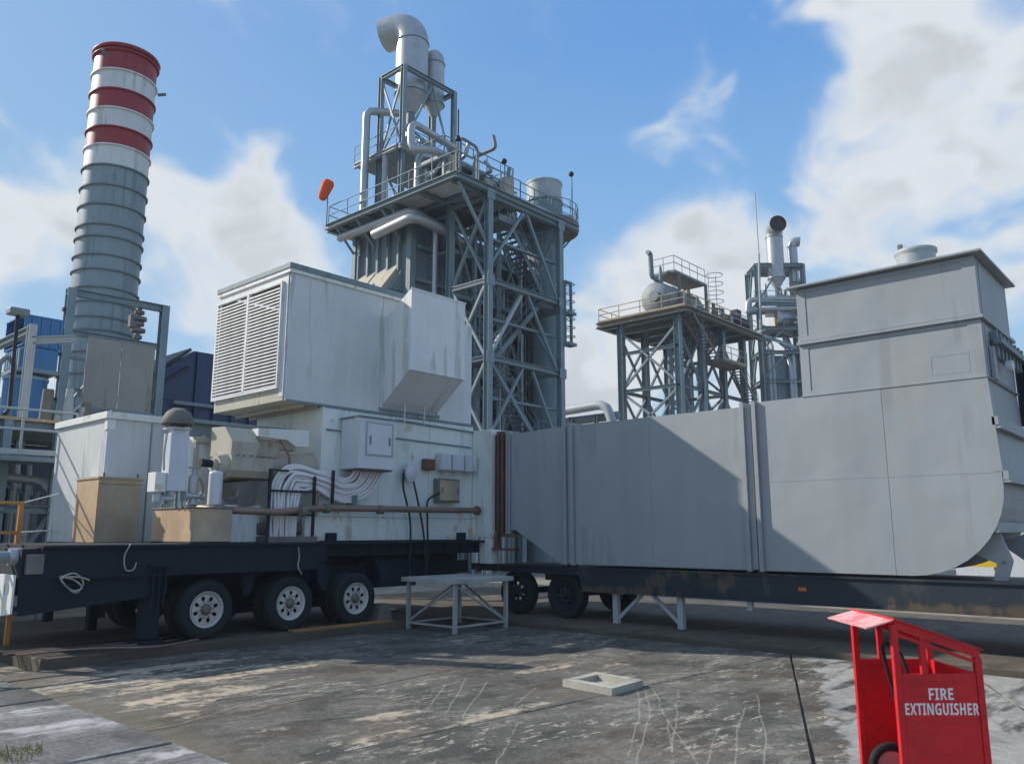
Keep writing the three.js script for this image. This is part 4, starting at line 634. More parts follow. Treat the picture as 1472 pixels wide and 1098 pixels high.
{
  const g = thing('pipe_rack', 'blue grey steel pipe rack with brown grating platform left of the container', 'rack', [7, -.06, -23]);
  for (const [x, z] of [[7.18, -24], [7.18, -28.9]]) part('column', ibm([x, -.06, z], [x, 7.55, z], .2), MAT.steelLight, g);
  for (const [x, z] of [[6.0, -21], [7.1, -21], [8.4, -21], [4.2, -21]]) part('column', ibm([x, -.06, z], [x, 4.55, z], .18), MAT.steel, g);
  part('beam', ibm([7.18, 7.1, -24], [8.3, 7.35, -24], .2), MAT.steelLight, g); part('beam', ibm([7.18, 7.4, -24], [7.18, 7.4, -29], .2), MAT.steel, g);
  for (const y of [3.72, 2.5]) part('beam', ibm([2, y, -21], [8.8, y, -21], .18), MAT.steel, g);
  for (let i = 0; i < 7; i++) part('grating_plank', bx(1.5 + i * 1.05, 2.52 + i * 1.05, 4.55, 4.62, -25.2, -21), MAT.grating, g);
  for (let i = 0; i < 4; i++) part('floor_beam', bx(1.5, 8.85, 4.35, 4.54, -21.2 - i * 1.2, -21.1 - i * 1.2), MAT.steelDark, g);
  for (const [a, b] of [[[6, .5, -21], [7.1, 2.4, -21]], [[7.1, .5, -21], [8.4, 2.4, -21]], [[7.1, 2.6, -21], [8.4, 3.6, -21]], [[8.4, 2.6, -21], [7.1, 3.6, -21]]]) part('brace', bar(a, b, .1), MAT.steelDark, g);
  railing(g, [[1.5, 3.62, -19.9], [7.1, 3.68, -19.9]], MAT.steelLight, 1.0, 1.1, .03); part('walkway', bx(1.5, 7.3, 3.52, 3.62, -20.9, -19.8), MAT.steel, g); railing(g, [[1.5, 4.62, -25.1], [6.9, 4.62, -25.1]], MAT.steelDark, 1.0, 1.1, .03);
  const r = rngOf(11);
  for (let i = 0; i < 9; i++) { const x = 5.4 + r() * 3.3, z = -21.6 - r() * 2; part('pipe', pipe([[x, .2, z], [x, 2 + r() * 2, z], [x - .6 + r() * 1.2, 2.6 + r() * 1.6, z - .5], [x - 1.4, 3 + r(), z - 1.2]], .06 + r() * .09, .2, 8), [MAT.steelLight, MAT.steelDark, MAT.galv][i % 3], g); }
  part('goose_pipe', pipe([[6.5, 4.6, -24], [6.5, 6.4, -24], [6.68, 6.6, -24], [6.85, 6.4, -24], [6.85, 4.7, -24]], .07, .15, 8), MAT.steelDark, g);
  for (let i = 0; i < 8; i++) { const x = 7.5 + r() * 1.6, z = -25.5 + r() * 1.2, y = 4.65; part('equipment', [vcyl(x, z, y, y + .5 + r() * .9, .1 + r() * .13, .08 + r() * .1, 10), rod([x, y + .4, z], [x + .5, y + .5 + r() * .5, z + .1], .06, 8)], [MAT.steelDark, MAT.galv, MAT.oldSteel, MAT.steelLight][i % 4], g); }
  const l = thing('rack_lamp', 'dark floodlight on a bent pole at the left rack', 'lamp', [6.78, 4.6, -24]); part('pole', pipe([[6.5, 4.62, -23.8], [6.8, 5.2, -23.8], [6.78, 5.8, -23.8], [6.74, 7.7, -23.8]], .05, .1, 8), MAT.black, l); part('lamp_head', rb(6.5, 6.98, 7.68, 7.86, -24.0, -23.6, .04), MAT.steelDark, l);
  const w = thing('switch_house', 'blue ribbed metal wall behind the lower pipe rack', 'shed', [6, -.06, -24.3]); part('wall', bx(1, 9.6, -.06, 4.3, -26.5, -24.3), MAT.deepBlue, w); for (let i = 0; i < 12; i++) part('rib', bx(1.3 + i * .7, 1.42 + i * .7, .2, 4.2, -24.299, -24.22), i % 4 ? MAT.deepBlue : MAT.blueLight, w);
}
{
  const g = thing('guard_rail', 'rusty orange guard rail with a white rope at the trailer end', 'guard rail', [4.5, .15, -15.5]);
  for (const x of [2.2, 3.5, 4.77]) part('post', bx(x - .035, x + .035, -.06, 2.5, -15.535, -15.465), MAT.orange, g); for (const y of [2.48, 1.98]) part('rail', bar([1, y, -15.5], [4.8, y, -15.5], .05), MAT.orange, g);
  part('chain', hose([[4.8, 1.85, -15.45], [4.83, 1.75, -15.44], [4.8, 1.62, -15.44]], .012, 5, 14), MAT.galv, g);
  one('tie_rope', 'white rope sloping up from the orange rail to the container', 'rope', [rod([4.8, 2.48, -15.5], [6.43, 2.79, -18.6], .012, 6)], MAT.letter, 'tie ropes'); one('tie_rope', 'level white rope from the lower orange rail to the container', 'rope', [rod([4.8, 1.98, -15.5], [6.43, 2.02, -18.9], .016, 6)], MAT.letter, 'tie ropes');
}

// ---------- boiler tower ----------
const PY = 18.75;
{
  const g = thing('boiler_tower', 'tall blue grey boiler tower with steel frame, stairs and service platforms', 'boiler tower', [30, -.06, -30]);
  const CX = 26.4, CZ = -30.75, CB = -35.1;
  part('casing', bx(CX, 38.4, -.06, 18.1, CB, CZ), MAT.casing, g);
  for (let i = 0; i < 6; i++) { const z = CB + .05 + i * .86; part('casing_rib', bx(CX - .22, CX - .001, 9, 18.0, z, z + .15), MAT.casing, g); }
  for (let i = 0; i < 4; i++) part('rib_stub', bx(CX - .3, CX - .221, 17.0, 17.6, CB + .3 + i * 1.15, CB + .42 + i * 1.15), MAT.steelDark, g);
  part('corner_post', bx(CX - .28, CX + .1, -.06, 18.2, CZ + .001, CZ + .33), MAT.casing, g); part('corner_post', bx(CX - .28, CX - .001, -.06, 18.2, CB - .3, CB), MAT.casing, g);
  for (const y of [11, 12.9, 14.8, 16.6]) part('casing_beam', bx(CX + .2, 38.2, y, y + .22, CZ + .001, CZ + .28), MAT.steel, g);
  for (let i = 0; i < 14; i++) part('casing_rib', bx(27.7 + i * .78, 27.86 + i * .78, -.06, 18, CZ + .001, CZ + .2), i % 2 ? MAT.steelDark : MAT.casing, g);
  part('inlet_hood', polyZ([[CX - .01, 15.9], [CX - 1.15, 14.4], [CX - 1.15, 14.1], [CX - .01, 14.1]], CB + .1, -33.5), MAT.beige, g); part('inlet_hood', polyZ([[CX - .01, 15.9], [CX - 1.15, 14.4], [CX - 1.15, 14.1], [CX - .01, 14.1]], -33.3, -31.6), MAT.beige, g); part('inlet_trunk', bx(CX - 1.1, CX - .01, -.06, 14.09, CB + .2, -31.7), MAT.casing, g); part('inlet_bracket', polyZ([[CX - .02, 15.6], [CX - .8, 14.3], [CX - .02, 14.3]], -31.5, -31.3), MAT.casing, g);
  // main frame
  for (const [x, z] of [[27.23, -25.9], [32.8, -25.9], [27.23, -28.6], [32.8, -28.6]]) part('column', ibm([x, -.06, z], [x, PY - .2, z], .32), MAT.steel, g);
  for (const y of [6.3, 10.15, 14.0, 18.4]) { part('beam', ibm([27.4, y, -25.9], [32.65, y, -25.9], .26), MAT.steel, g); part('beam', ibm([27.4, y - .9, -28.6], [32.65, y - .9, -28.6], .2), MAT.steel, g); part('beam', ibm([27.23, y, -26.05], [27.23, y, -28.45], .22), y === 14 ? MAT.steelLight : MAT.steel, g); part('beam', ibm([32.8, y, -26.05], [32.8, y, -28.45], .2), MAT.steel, g); part('beam', ibm([27.3, y - .3, -28.75], [27.3, y - .3, -30.4], .2), MAT.steel, g); }
  const X = (a, b, m = MAT.steel, w = .13) => part('brace', bar(a, b, w), m, g);
  X([27.4, 14.9, -25.9], [29.9, 18.3, -25.95]); X([30.1, 18.3, -25.95], [32.6, 14.1, -25.9]); X([27.4, 6.5, -25.9], [29.8, 10.0, -25.95]); X([27.5, 10.0, -26.0], [30.9, 6.4, -26.0]); X([30.6, 10.0, -26], [32.6, 6.4, -26]); X([27.5, 10.3, -26.1], [29.9, 13.9, -26.1], MAT.steelLight, .16);
  X([27.23, 14.1, -26.1], [27.23, 18.2, -28.4]); X([27.26, 18.2, -26.1], [27.26, 14.1, -28.4]); X([27.23, 10.3, -26.1], [27.23, 13.9, -28.4]); X([27.26, 13.9, -26.1], [27.26, 10.3, -28.4]); X([27.23, 6.4, -26.1], [27.23, 10, -28.4]); X([27.26, 10, -26.1], [27.26, 6.4, -28.4]);
  X([32.8, 10.3, -26.1], [32.8, 13.9, -28.4]); X([32.8, 14.2, -28.4], [32.8, 18.2, -26.1]); X([30.2, 13.9, -25.95], [32.6, 10.2, -25.95]);
  for (const [x0, y0, x1, y1] of [[29.6, 17.6, 32.4, 14.0], [31.9, 13.9, 28.4, 10.4], [28.0, 10.2, 31.6, 6.6], [31.6, 6.5, 28.2, 3]]) flight(g, x0, y0, x1, y1, -27.5, -26.5, MAT.steelDark, MAT.steelDark);
  for (const [x0, x1, y] of [[31.6, 33.6, 13.9], [27.4, 28.5, 10.3], [31.3, 33.0, 6.5], [28.3, 29.6, 17.7]]) { part('landing', rb(x0, x1, y - .2, y, -28.4, -26.2, .01), MAT.steelDark, g); railing(g, [[x0, y, -26.2], [x1, y, -26.2]], MAT.steel, 1.05, .8, .025); }
  // platform
  const deck = part('platform_deck', [bx(25.0, 34.4, PY - .06, PY, -36.1, -31.7), bx(25.0, 29.8, PY - .06, PY, -31.69, -26.0)], MAT.steelDark, g);
  for (const [x0, x1, z0, z1] of [[25.2, 26.5, -28.7, -26.2], [26.7, 28.0, -28.7, -26.2], [28.2, 29.5, -28.7, -26.2], [25.2, 26.5, -31.5, -29]]) part('grating_panel', bx(x0, x1, PY - .1, PY - .061, z0, z1), MAT.cabinet, deck);
  part('edge_beam', ibm([24.9, PY - .1, -36.2], [24.9, PY - .1, -25.8], .3), MAT.steel, g); part('edge_beam', ibm([25.0, PY - .1, -25.85], [34.4, PY - .1, -25.85], .3), MAT.steel, g); part('edge_beam', ibm([25.0, PY - .15, -36.2], [34.4, PY - .15, -36.2], .3), MAT.steel, g);
  for (let i = 0; i < 5; i++) part('floor_beam', ibm([25.0, PY - .25, -35 + i * 2.2], [34, PY - .25, -35 + i * 2.2], .2), MAT.steelDark, g); for (const x of [26.6, 28.1, 29.6]) part('floor_beam', ibm([x, PY - .26, -31.4], [x, PY - .26, -26], .2), MAT.steelDark, g);
  for (const z of [-35.3, -33.5, -31.4]) X([24.95, PY - .3, z], [26.35, PY - 1.7, z], MAT.steel, .1);
  X([25.2, PY - .3, -26], [27.2, PY - 2.8, -26]); 
  railing(g, [[34.2, PY, -36.1], [24.95, PY, -36.1], [24.95, PY, -25.9], [29.6, PY, -25.9]], MAT.steel, 1.15, 1.6, .03);
  railing(g, [[29.6, PY, -25.9], [34.3, PY, -26.0]], MAT.steel, 1.1, 1.3, .03);
  // upper frame
  for (const [x, z] of [[26, -31.18], [26, -33.09], [29.8, -31.18], [29.8, -33.09]]) part('upper_column', ibm([x, PY, z], [x, 27.1, z], .26), MAT.steel, g);
  for (const y of [27.0, 22.2]) for (const [a, b] of [[[26, -31.18], [29.8, -31.18]], [[26, -33.09], [29.8, -33.09]], [[26, -31.18], [26, -33.09]], [[29.8, -31.18], [29.8, -33.09]]]) part('upper_beam', ibm([a[0], y, a[1]], [b[0], y, b[1]], .22), MAT.steel, g);
  for (const [a, b] of [[[26, 22.4, -31.2], [26, 26.8, -33.05]], [[26.03, 26.8, -31.2], [26.03, 22.4, -33.05]], [[26.1, 22.4, -31.2], [28.1, 26.8, -31.2]], [[28.1, 26.8, -31.2], [29.7, 22.4, -31.2]], [[26, 19, -31.2], [26, 22, -33]], [[26.1, 22.4, -33.1], [28.1, 26.8, -33.1]]]) X(a, b, MAT.steel, .1);
  part('upper_deck', bx(25.6, 31.5, 22.1, 22.18, -34.8, -31.2), MAT.steelDark, g); part('upper_edge', [...ibm([25.6, 22.1, -34.8], [25.6, 22.1, -31.2], .22), ...ibm([25.6, 22.1, -30.9], [31.5, 22.1, -30.9], .22)], MAT.steelLight, g);
  railing(g, [[25.6, 22.2, -34.8], [25.6, 22.2, -31.2]], MAT.steel, 1.1, 1.2, .025); railing(g, [[26.2, 22.2, -30.9], [31.5, 22.2, -30.9]], MAT.steel, 1.1, 1.2, .025);
  // pipework on and under the platform
  const P = (pts, r, m, b = .4) => part('pipe', pipe(pts, r, b, 10), m, g);
  P([[25.4, 18.05, -35.6], [25.4, 18.0, -29.6], [27.4, 17.6, -29.4]], .24, MAT.galv); P([[25.3, 17.4, -32.4], [25.3, 17.6, -29.2], [28, 17.2, -29.0], [29.5, 16.6, -29.2]], .27, MAT.galv, .7); P([[25.45, 18.0, -31], [25.45, 19.4, -31]], .12, MAT.galv);
  P([[26.9, 17.3, -29.4], [26.9, 5, -29.4]], .13, MAT.galv); P([[26.3, PY, -30.2], [26.3, 21.6, -30.2], [29.4, 21.5, -29.4]], .2, MAT.galv);
  P([[28.6, 22.6, -29.7], [25.35, 22.9, -29.7], [25.35, 21.35, -29.7], [25.9, 21.2, -28.6], [29.6, 20.9, -28.4], [29.6, 19, -28.4]], .2, MAT.galv, .5); part('side_platform', bx(26.2, 31.5, 20.75, 20.85, -29.9, -28.2), MAT.steelDark, g); railing(g, [[26.2, 20.85, -29.9], [26.2, 20.85, -28.1], [31.5, 20.85, -28.1], [31.5, 20.85, -29.9]], MAT.steel, 1.1, 1.0, .03); for (const x of [26.4, 31.3]) part('platform_leg', bar([x, PY, -28.3], [x, 20.75, -28.3], .14), MAT.steel, g);
  P([[25.2, PY, -33.3], [25.2, 24.8, -33.3], [27, 25.2, -32.8]], .22, MAT.galv, .35); P([[25.6, PY, -33.9], [25.6, 22, -33.9]], .18, MAT.galv); P([[25.7, PY, -32.2], [25.7, 22, -32.2]], .16, MAT.steelLight); P([[25.5, PY, -26.2], [25.5, 20.9, -26.2], [26.7, 20.8, -26.2], [26.7, PY, -26.2]], .08, MAT.steelDark, .25);
  const r = rngOf(5);
  for (const y of [10.1, 13.95, 16.3]) { part('service_floor', bx(27.4, 35.2, y - .12, y, -30.4, -28.75), MAT.steelDark, g); railing(g, [[27.5, y, -28.8], [34, y, -28.8]], MAT.steel, 1.05, 1.1, .028); }
  for (const x of [29.1, 31.0]) part('inner_column', ibm([x, -.06, -28.7], [x, 18.4, -28.7], .2), MAT.steel, g);
  for (const [x0, x1] of [[27.3, 29.1], [29.1, 31], [31, 32.8]]) for (const [y0, y1] of [[6.3, 10], [10.2, 13.8], [14.1, 18.1]]) { X([x0, y0, -28.65], [x1, y1, -28.65], MAT.steelDark, .09); X([x1, y0, -28.68], [x0, y1, -28.68], MAT.steelDark, .09); }
  for (const y of [8.2, 12.1, 16.2]) part('cable_tray', [bx(27.4, 32.7, y, y + .12, -26.25, -26.05)], MAT.steelDark, g);
  for (const [x, z] of [[27.23, -25.9], [32.8, -25.9]]) for (const y of [6.3, 10.15, 14.0, 18.4]) part('gusset', bx(x - .27, x + .27, y - .27, y + .27, z + .165, z + .185), MAT.steel, g);
  for (let i = 0; i < 10; i++) { const x = 27.7 + r() * 5, z = -26.6 - r() * 1.6; part('conduit', pipe([[x, 2, z], [x, 8 + r() * 9, z], [x + .5 - r(), 9 + r() * 9, z - .3]], .03 + r() * .03, .2, 6), [MAT.steelDark, MAT.galv, MAT.black][i % 3], g); }
  for (let i = 0; i < 18; i++) { const x = 28.6 + i * .31 + r() * .15, z = -29.1 - r() * 1.1, y1 = 9 + r() * 8.5; P([[x, .2, z], [x, y1, z], [x + (r() - .5) * 1.2, y1 + .4, z - .6]], .06 + r() * .13, [MAT.galv, MAT.steelLight, MAT.steelDark, MAT.steel, MAT.cabinet][i % 5], .3); }
  for (let i = 0; i < 12; i++) { const y = 8 + r() * 9, z = -28.9 - r() * 1.2; P([[27.6 + r() * 2, y, z], [31 + r() * 2, y + .1, z], [32.4, y - 1 - r(), z]], .07 + r() * .08, [MAT.steelDark, MAT.oldSteel, MAT.galv][i % 3], .3); }
  for (let i = 0; i < 5; i++) part('duct_box', bx(32.9 + (i % 2) * .3, 34.2, 7 + i * 1.8, 8.3 + i * 1.8, -30.3, -29.3), i % 2 ? MAT.rustRed : MAT.steelDark, g);
  part('steam_drum', [rod([27.3, 20.1, -30.2], [33.4, 20.1, -30.2], .75, 22), new THREE.SphereGeometry(.75, 18, 12).scale(.5, 1, 1).translate(27.3, 20.1, -30.2)], MAT.steelLight, g);
  part('cover_panel', [bx(26.6, 26.66, 19.0, 21.0, -28.6, -28.0), bx(26.6, 26.66, 19.0, 20.9, -27.9, -27.5)], MAT.beige, g); for (let i = 0; i < 14; i++) { const x = 25.8 + r() * 4.6, z = -30.8 + r() * 4.2, h = .5 + r() * 1.6; part('fitting', [vcyl(x, z, PY, PY + h, .08 + r() * .16, .08 + r() * .14, 10), rod([x, PY + h * .7, z], [x + .4 + r() * .6, PY + h * .7, z], .06, 7), rod([x, PY + h, z - .18], [x, PY + h, z + .18], .09, 8)], [MAT.galv, MAT.steelDark, MAT.oldSteel, MAT.steelLight, MAT.beige][i % 5], g); }
  for (let i = 0; i < 12; i++) { const x = 26.2 + r() * 4.4, z = -34 + r() * 3, h = .5 + r() * 1.3; part('fitting', [vcyl(x, z, 22.18, 22.18 + h, .08 + r() * .15, .07 + r() * .1, 10), rod([x, 22.5, z], [x + .5, 22.5 + r(), z + .3], .06, 7)], [MAT.steelDark, MAT.oldSteel, MAT.galv][i % 3], g); }
  for (let i = 0; i < 16; i++) { const x = 25.6 + r() * 4.6, z = -30.6 + r() * 4, y = PY + .2 + r() * 2.2, k = [MAT.galv, MAT.steelLight, MAT.steelDark][i % 3]; P(i % 2 ? [[x, PY, z], [x, y, z], [x + .8 + r() * 1.6, y, z], [x + .8 + r() * 1.2, y - .8, z + .1]] : [[x, PY, z], [x, y, z], [x, y, z + .6 + r()], [x, y + .7, z + .8 + r()]], .05 + r() * .1, k, .2); }
  for (let i = 0; i < 9; i++) { const x = 25.8 + r() * 4.2, z = -29.8 + r() * 3.4; part('control_box', rb(x, x + .25 + r() * .4, PY + .3, PY + .9 + r() * .8, z, z + .2 + r() * .3, .02), [MAT.steelLight, MAT.beige, MAT.cabinet, MAT.oldSteel][i % 4], g); }
  for (let i = 0; i < 8; i++) { const x = 26.4 + r() * 4, z = -33.6 + r() * 2.2; P([[x, 22.2, z], [x, 23 + r() * 1.6, z], [x + .7 + r(), 23 + r() * 1.4, z + .2]], .06 + r() * .1, [MAT.galv, MAT.steelDark, MAT.steelLight][i % 3], .25); }
  part('header_pipe', rod([29.6, 19.6, -27.4], [33.6, 19.6, -27.4], .34, 16), MAT.steelLight, g); part('mast', [rod([25.1, PY, -25.95], [25.1, 22.1, -25.95], .045, 6), vcyl(25.1, -25.95, 20.5, 20.7, .15, .11, 8)], MAT.black, g);
  // caged ladder
  const l = part('caged_ladder', [bar([33.0, 11.8, -25.7], [33.0, 15.3, -25.7], .09), bar([33.5, 11.8, -25.7], [33.5, 15.3, -25.7], .12), bx(32.95, 33.6, 11.7, 11.86, -25.9, -25.4), bx(32.95, 33.6, 13.4, 13.55, -25.9, -25.4), bx(32.95, 33.55, 15.2, 15.3, -25.78, -25.62)], MAT.steelDark, g); for (let i = 0; i < 7; i++) part('cage_hoop', new THREE.TorusGeometry(.24, .025, 5, 18).rotateX(Math.PI / 2).translate(33.26, 12.2 + i * .48, -25.55), MAT.steelDark, l); for (let i = 0; i < 12; i++) part('rung', rod([33.1, 11.95 + i * .29, -25.7], [33.5, 11.95 + i * .29, -25.7], .018, 5), MAT.steelDark, l);
}
function silencer(label, x, z, y0, y1, R, dir, bell) { // upright vent with an elbow on top
  const g = thing('vent_silencer', label, 'vent', [x, y0, z]);
  part('shell', vcyl(x, z, y0 + R * 1.2, y1, R, R, 28), MAT.galv, g); part('cone', vcyl(x, z, y0, y0 + R * 1.2, R * .3, R, 28), MAT.steelLight, g); part('inlet_pipe', vcyl(x, z, y0 - 2.2, y0, R * .26, R * .26, 12), MAT.steelDark, g);
  const a = V(x, y1, z), d = V(...dir), tube = new THREE.TubeGeometry(new THREE.QuadraticBezierCurve3(a, a.clone().add(V(0, R * 1.15, 0)), a.clone().add(V(0, R * 1.25, 0)).addScaledVector(d, R * 1.2)), 14, R, 24);
  part('elbow', tube, MAT.galv, g);
  const e0 = a.clone().add(V(0, R * 1.25, 0)).addScaledVector(d, R * 1.15), e1 = e0.clone().addScaledVector(d, bell); part('bell', along(new THREE.CylinderGeometry(R * 1.02, R, 1, 28, 1, true).translate(0, .5, 0), e0.toArray(), e1.toArray()), MAT.galv, g); part('bell_lining', [along(new THREE.CylinderGeometry(R * .94, R * .94, 1, 28, 1, true).translate(0, .5, 0), e0.toArray(), e1.toArray()), along(new THREE.RingGeometry(R * .94, R * 1.02, 28).rotateX(-Math.PI / 2).translate(0, 1, 0), e0.toArray(), e1.toArray())], MAT.rustRed, g);
  for (const y of [y0 + R * 1.2, y1]) part('collar', ring(x, y, z, R + .01, .04, 28), MAT.steel, g);
  return g;
}
silencer('large vent pipe with a bell mouthed elbow on top of the boiler tower', 27.6, -32.4, 25.3, 29.6, .93, [-.35, -.1, -.93], .8);
silencer('smaller round topped vent pipe beside the bell mouthed vent', 29.25, -32.3, 25.7, 29.0, .6, [.2, -.5, -.85], .2);
{
  const g = thing('boiler_stack', 'short grey boiler stack with a round platform at the tower end', 'stack', [34.7, -.06, -28.5]);
  part('shell', vcyl(34.7, -28.5, -.06, 20.95, 1.07, 1.07, 32), MAT.casing, g); part('top_shell', lathe([[1.04, 0], [1.04, 1.1], [1.1, 1.14], [1.1, 1.24], [.98, 1.24], [.98, .1]], 34.7, 20.96, -28.5, 32), MAT.steelLight, g); part('ring', ring(34.7, 20.96, -28.5, 1.09, .05, 32), MAT.steelDark, g);
  part('round_deck', [vcyl(34.7, -28.5, 19.15, 19.55, 2.0, 2.05, 32)], MAT.oldSteel, g); const pts = []; for (let i = 0; i <= 14; i++) { const a = -1.6 + i * .32; pts.push([34.7 + Math.cos(a) * 1.98, 19.55, -28.5 + Math.sin(a) * 1.98]); } railing(g, pts, MAT.steel, 1.1, .7, .025); for (let i = 0; i < 6; i++) part('stiffener', bar([34.7 + Math.cos(i) * 1.1, 18.2, -28.5 + Math.sin(i) * 1.1], [34.7 + Math.cos(i) * 1.9, 19.1, -28.5 + Math.sin(i) * 1.9], .08), MAT.oldSteel, g);
}
for (const [x, y0, y1, l] of [[29.6, 18.75, 21.3, 'thin lamp post with a round head on the main tower platform'], [35.45, 19.55, 22.6, 'thin lamp post with a round head on the stack platform']]) { const g = thing('platform_lamp', l, 'lamp', [x, y0, -27], 'lamps on the boiler tower'); part('pole', rod([x, y0, -27], [x, y1, -27], .035, 6), MAT.steelDark, g); part('head', new THREE.SphereGeometry(.16, 12, 8).translate(x - .05, y1 + .05, -27), MAT.black, g); }
{
  const g = thing('windsock', 'orange windsock on a pole at the corner of the tower platform', 'windsock', [24.75, 18.75, -36.0]); part('pole', rod([24.75, 18.6, -36], [24.75, 21.3, -36], .04, 7), MAT.steel, g);
  part('sock', along(new THREE.LatheGeometry([[.001, 0], [.2, .02], [.3, .1], [.34, .22], [.31, .5], [.26, .8], [.2, .93], [.1, .99], [.001, 1]].map((p) => new THREE.Vector2(...p)), 18), [24.72, 21.35, -35.8], [24.6, 20.25, -36.4]), MAT.sock, g); part('hoop', along(new THREE.CylinderGeometry(.345, .345, .05, 18).translate(0, .5, 0), [24.698, 21.15, -35.91], [24.694, 21.11, -35.93]), MAT.rustOrange, g);
}
{
  const g = thing('overhead_pipe', 'thick grey pipe on trestles crossing behind the duct', 'pipe', [45, 9, -33]); part('tube', pipe([[45, 10.2, -42], [45, 10.6, -31.6], [45, 9.0, -31.0], [45, 2, -30.9]], .33, .7, 14), MAT.steelLight, g); part('lower_tube', pipe([[45.6, 9.7, -42], [45.6, 9.8, -31]], .3, .5, 12), MAT.steelDark, g); for (const z of [-39, -34.8, -32.6]) part('trestle', ibm([45.2, -.06, z], [45.2, 10, z], .25), MAT.steelDark, g);
}

// ---------- tank platform ----------
{
  const g = thing('tank_platform', 'rusty dark steel platform on braced columns carrying the round tank', 'platform', [60, -.06, -34]);
  const X0 = 53.5, X1 = 67, Z0 = -38.3, Z1 = -30, Y = 19.2;
  part('deck', bx(X0, X1, Y - .15, Y, Z0, Z1), MAT.oldSteel, g); for (const [a, b] of [[[X0, Z0], [X0, Z1]], [[X0, Z1], [X1, Z1]], [[X0, Z0], [X1, Z0]]]) part('edge_beam', ibm([a[0], Y - .35, a[1]], [b[0], Y - .35, b[1]], .4), MAT.oldSteel, g);
  for (let i = 0; i < 6; i++) part('floor_beam', ibm([X0 + .8 + i * 2.3, Y - .4, Z0], [X0 + .8 + i * 2.3, Y - .4, Z1], .35), MAT.steelDark, g);
  for (const x of [54.0, 57.6, 61.2, 65]) for (const z of [-36.3, -31.0]) part('column', ibm([x, -.06, z], [x, Y - .5, z], .5), z === -31 && x < 58 ? MAT.steel : MAT.steelDark, g);
  const X = (a, b) => part('brace', bar(a, b, .17), MAT.steelDark, g);
  for (const z of [-36.3, -31]) for (const x of [54, 57.6, 61.2]) { const e = x + (x === 61.2 ? 3.8 : 3.6); X([x, 13.2, z], [e, 17.6, z]); X([e, 13.2, z], [x, 17.6, z]); X([x, 9, z], [e, 13, z]); X([e, 9, z], [x, 13, z]); part('beam', ibm([x, 13.1, z], [e, 13.1, z], .25), MAT.steelDark, g); }
  for (const x of [54, 61.2]) { X([x, 13.2, -36.3], [x, 18, -31]); X([x, 18, -36.3], [x, 13.2, -31]); X([x, 9, -36.3], [x, 13, -31]); X([x, 13, -36.3], [x, 9, -31]); for (const y of [13.1, 16.2]) part('beam', ibm([x, y, -36.3], [x, y, -31], .25), MAT.steelDark, g); }
  railing(g, [[X1 - 4, Y, Z0 + .1], [X0 + .1, Y, Z0 + .1], [X0 + .1, Y, Z1 - .1], [X1, Y, Z1 - .1]], MAT.grating, 1.1, 1.9, .04);
  flight(g, 54.4, 18.6, 58.3, 15.6, -30.8, -29.8, MAT.oldSteel, MAT.oldSteel); part('landing', bx(57.8, 62, 15.3, 15.5, -31, -29.2), MAT.oldSteel, g); flight(g, 61.5, 15.3, 64.6, 12.4, -30.6, -29.6, MAT.oldSteel, MAT.oldSteel); railing(g, [[57.8, 15.5, -29.2], [62, 15.5, -29.2]], MAT.grating, 1.1, 1.4, .035); part('lower_landing', bx(63.5, 68.5, 12.1, 12.3, -31, -29), MAT.oldSteel, g);
  const r = rngOf(21); for (let i = 0; i < 9; i++) { const x = 54.5 + r() * 10, z = -36 + r() * 5; part('pipe', pipe([[x, 3, z], [x, 15 + r() * 2, z], [x + 1.5, 17.5, z], [x + 2, 18.9, z]], .1 + r() * .14, .4, 8), [MAT.steelDark, MAT.oldSteel, MAT.steelLight][i % 3], g); }
  const t = thing('round_tank', 'grey horizontal round tank on the rusty platform', 'tank', [58, Y, -34]);
  part('shell', rod([55.2, 20.75, -33.6], [60.5, 20.75, -33.6], 1.35, 30), MAT.tank, t); for (const x of [55.2, 60.5]) part('dished_end', new THREE.SphereGeometry(1.35, 26, 18).scale(.4, 1, 1).translate(x, 20.75, -33.6), MAT.tank, t); part('manway', rod([54.8, 20.7, -33.3], [54.4, 20.7, -33.3], .42, 20), MAT.steelDark, t); for (const x of [56.2, 59.4]) part('saddle', bx(x, x + .4, Y, 20.0, -34.6, -32.6), MAT.oldSteel, t); for (const x of [57, 59.5]) part('band', new THREE.TorusGeometry(1.36, .05, 6, 32).rotateY(Math.PI / 2).translate(x, 20.75, -33.6), MAT.steelDark, t);
  part('vent_pipe', pipe([[55.7, 22.0, -33.5], [55.2, 22.3, -33.5], [54.5, 22.4, -33.5], [54.4, 24.3, -33.5], [54.0, 24.35, -33.5]], .2, .35, 10), MAT.steelDark, t); part('valve', vcyl(55.9, -33.5, 22.0, 23.6, .22, .1, 12), MAT.steelDark, t);
  for (let i = 0; i < 14; i++) { const x = 56 + r() * 9, z = -32.2 + r() * 1.6, h = .5 + r() * 1.7; part('fitting', [vcyl(x, z, Y, Y + h, .1 + r() * .22, .08 + r() * .15, 9), rod([x, Y + h * .7, z], [x + .6 + r(), Y + h * .8, z + .1], .09, 7)], [MAT.oldSteel, MAT.steelDark, MAT.galv, MAT.grating][i % 4], g); }
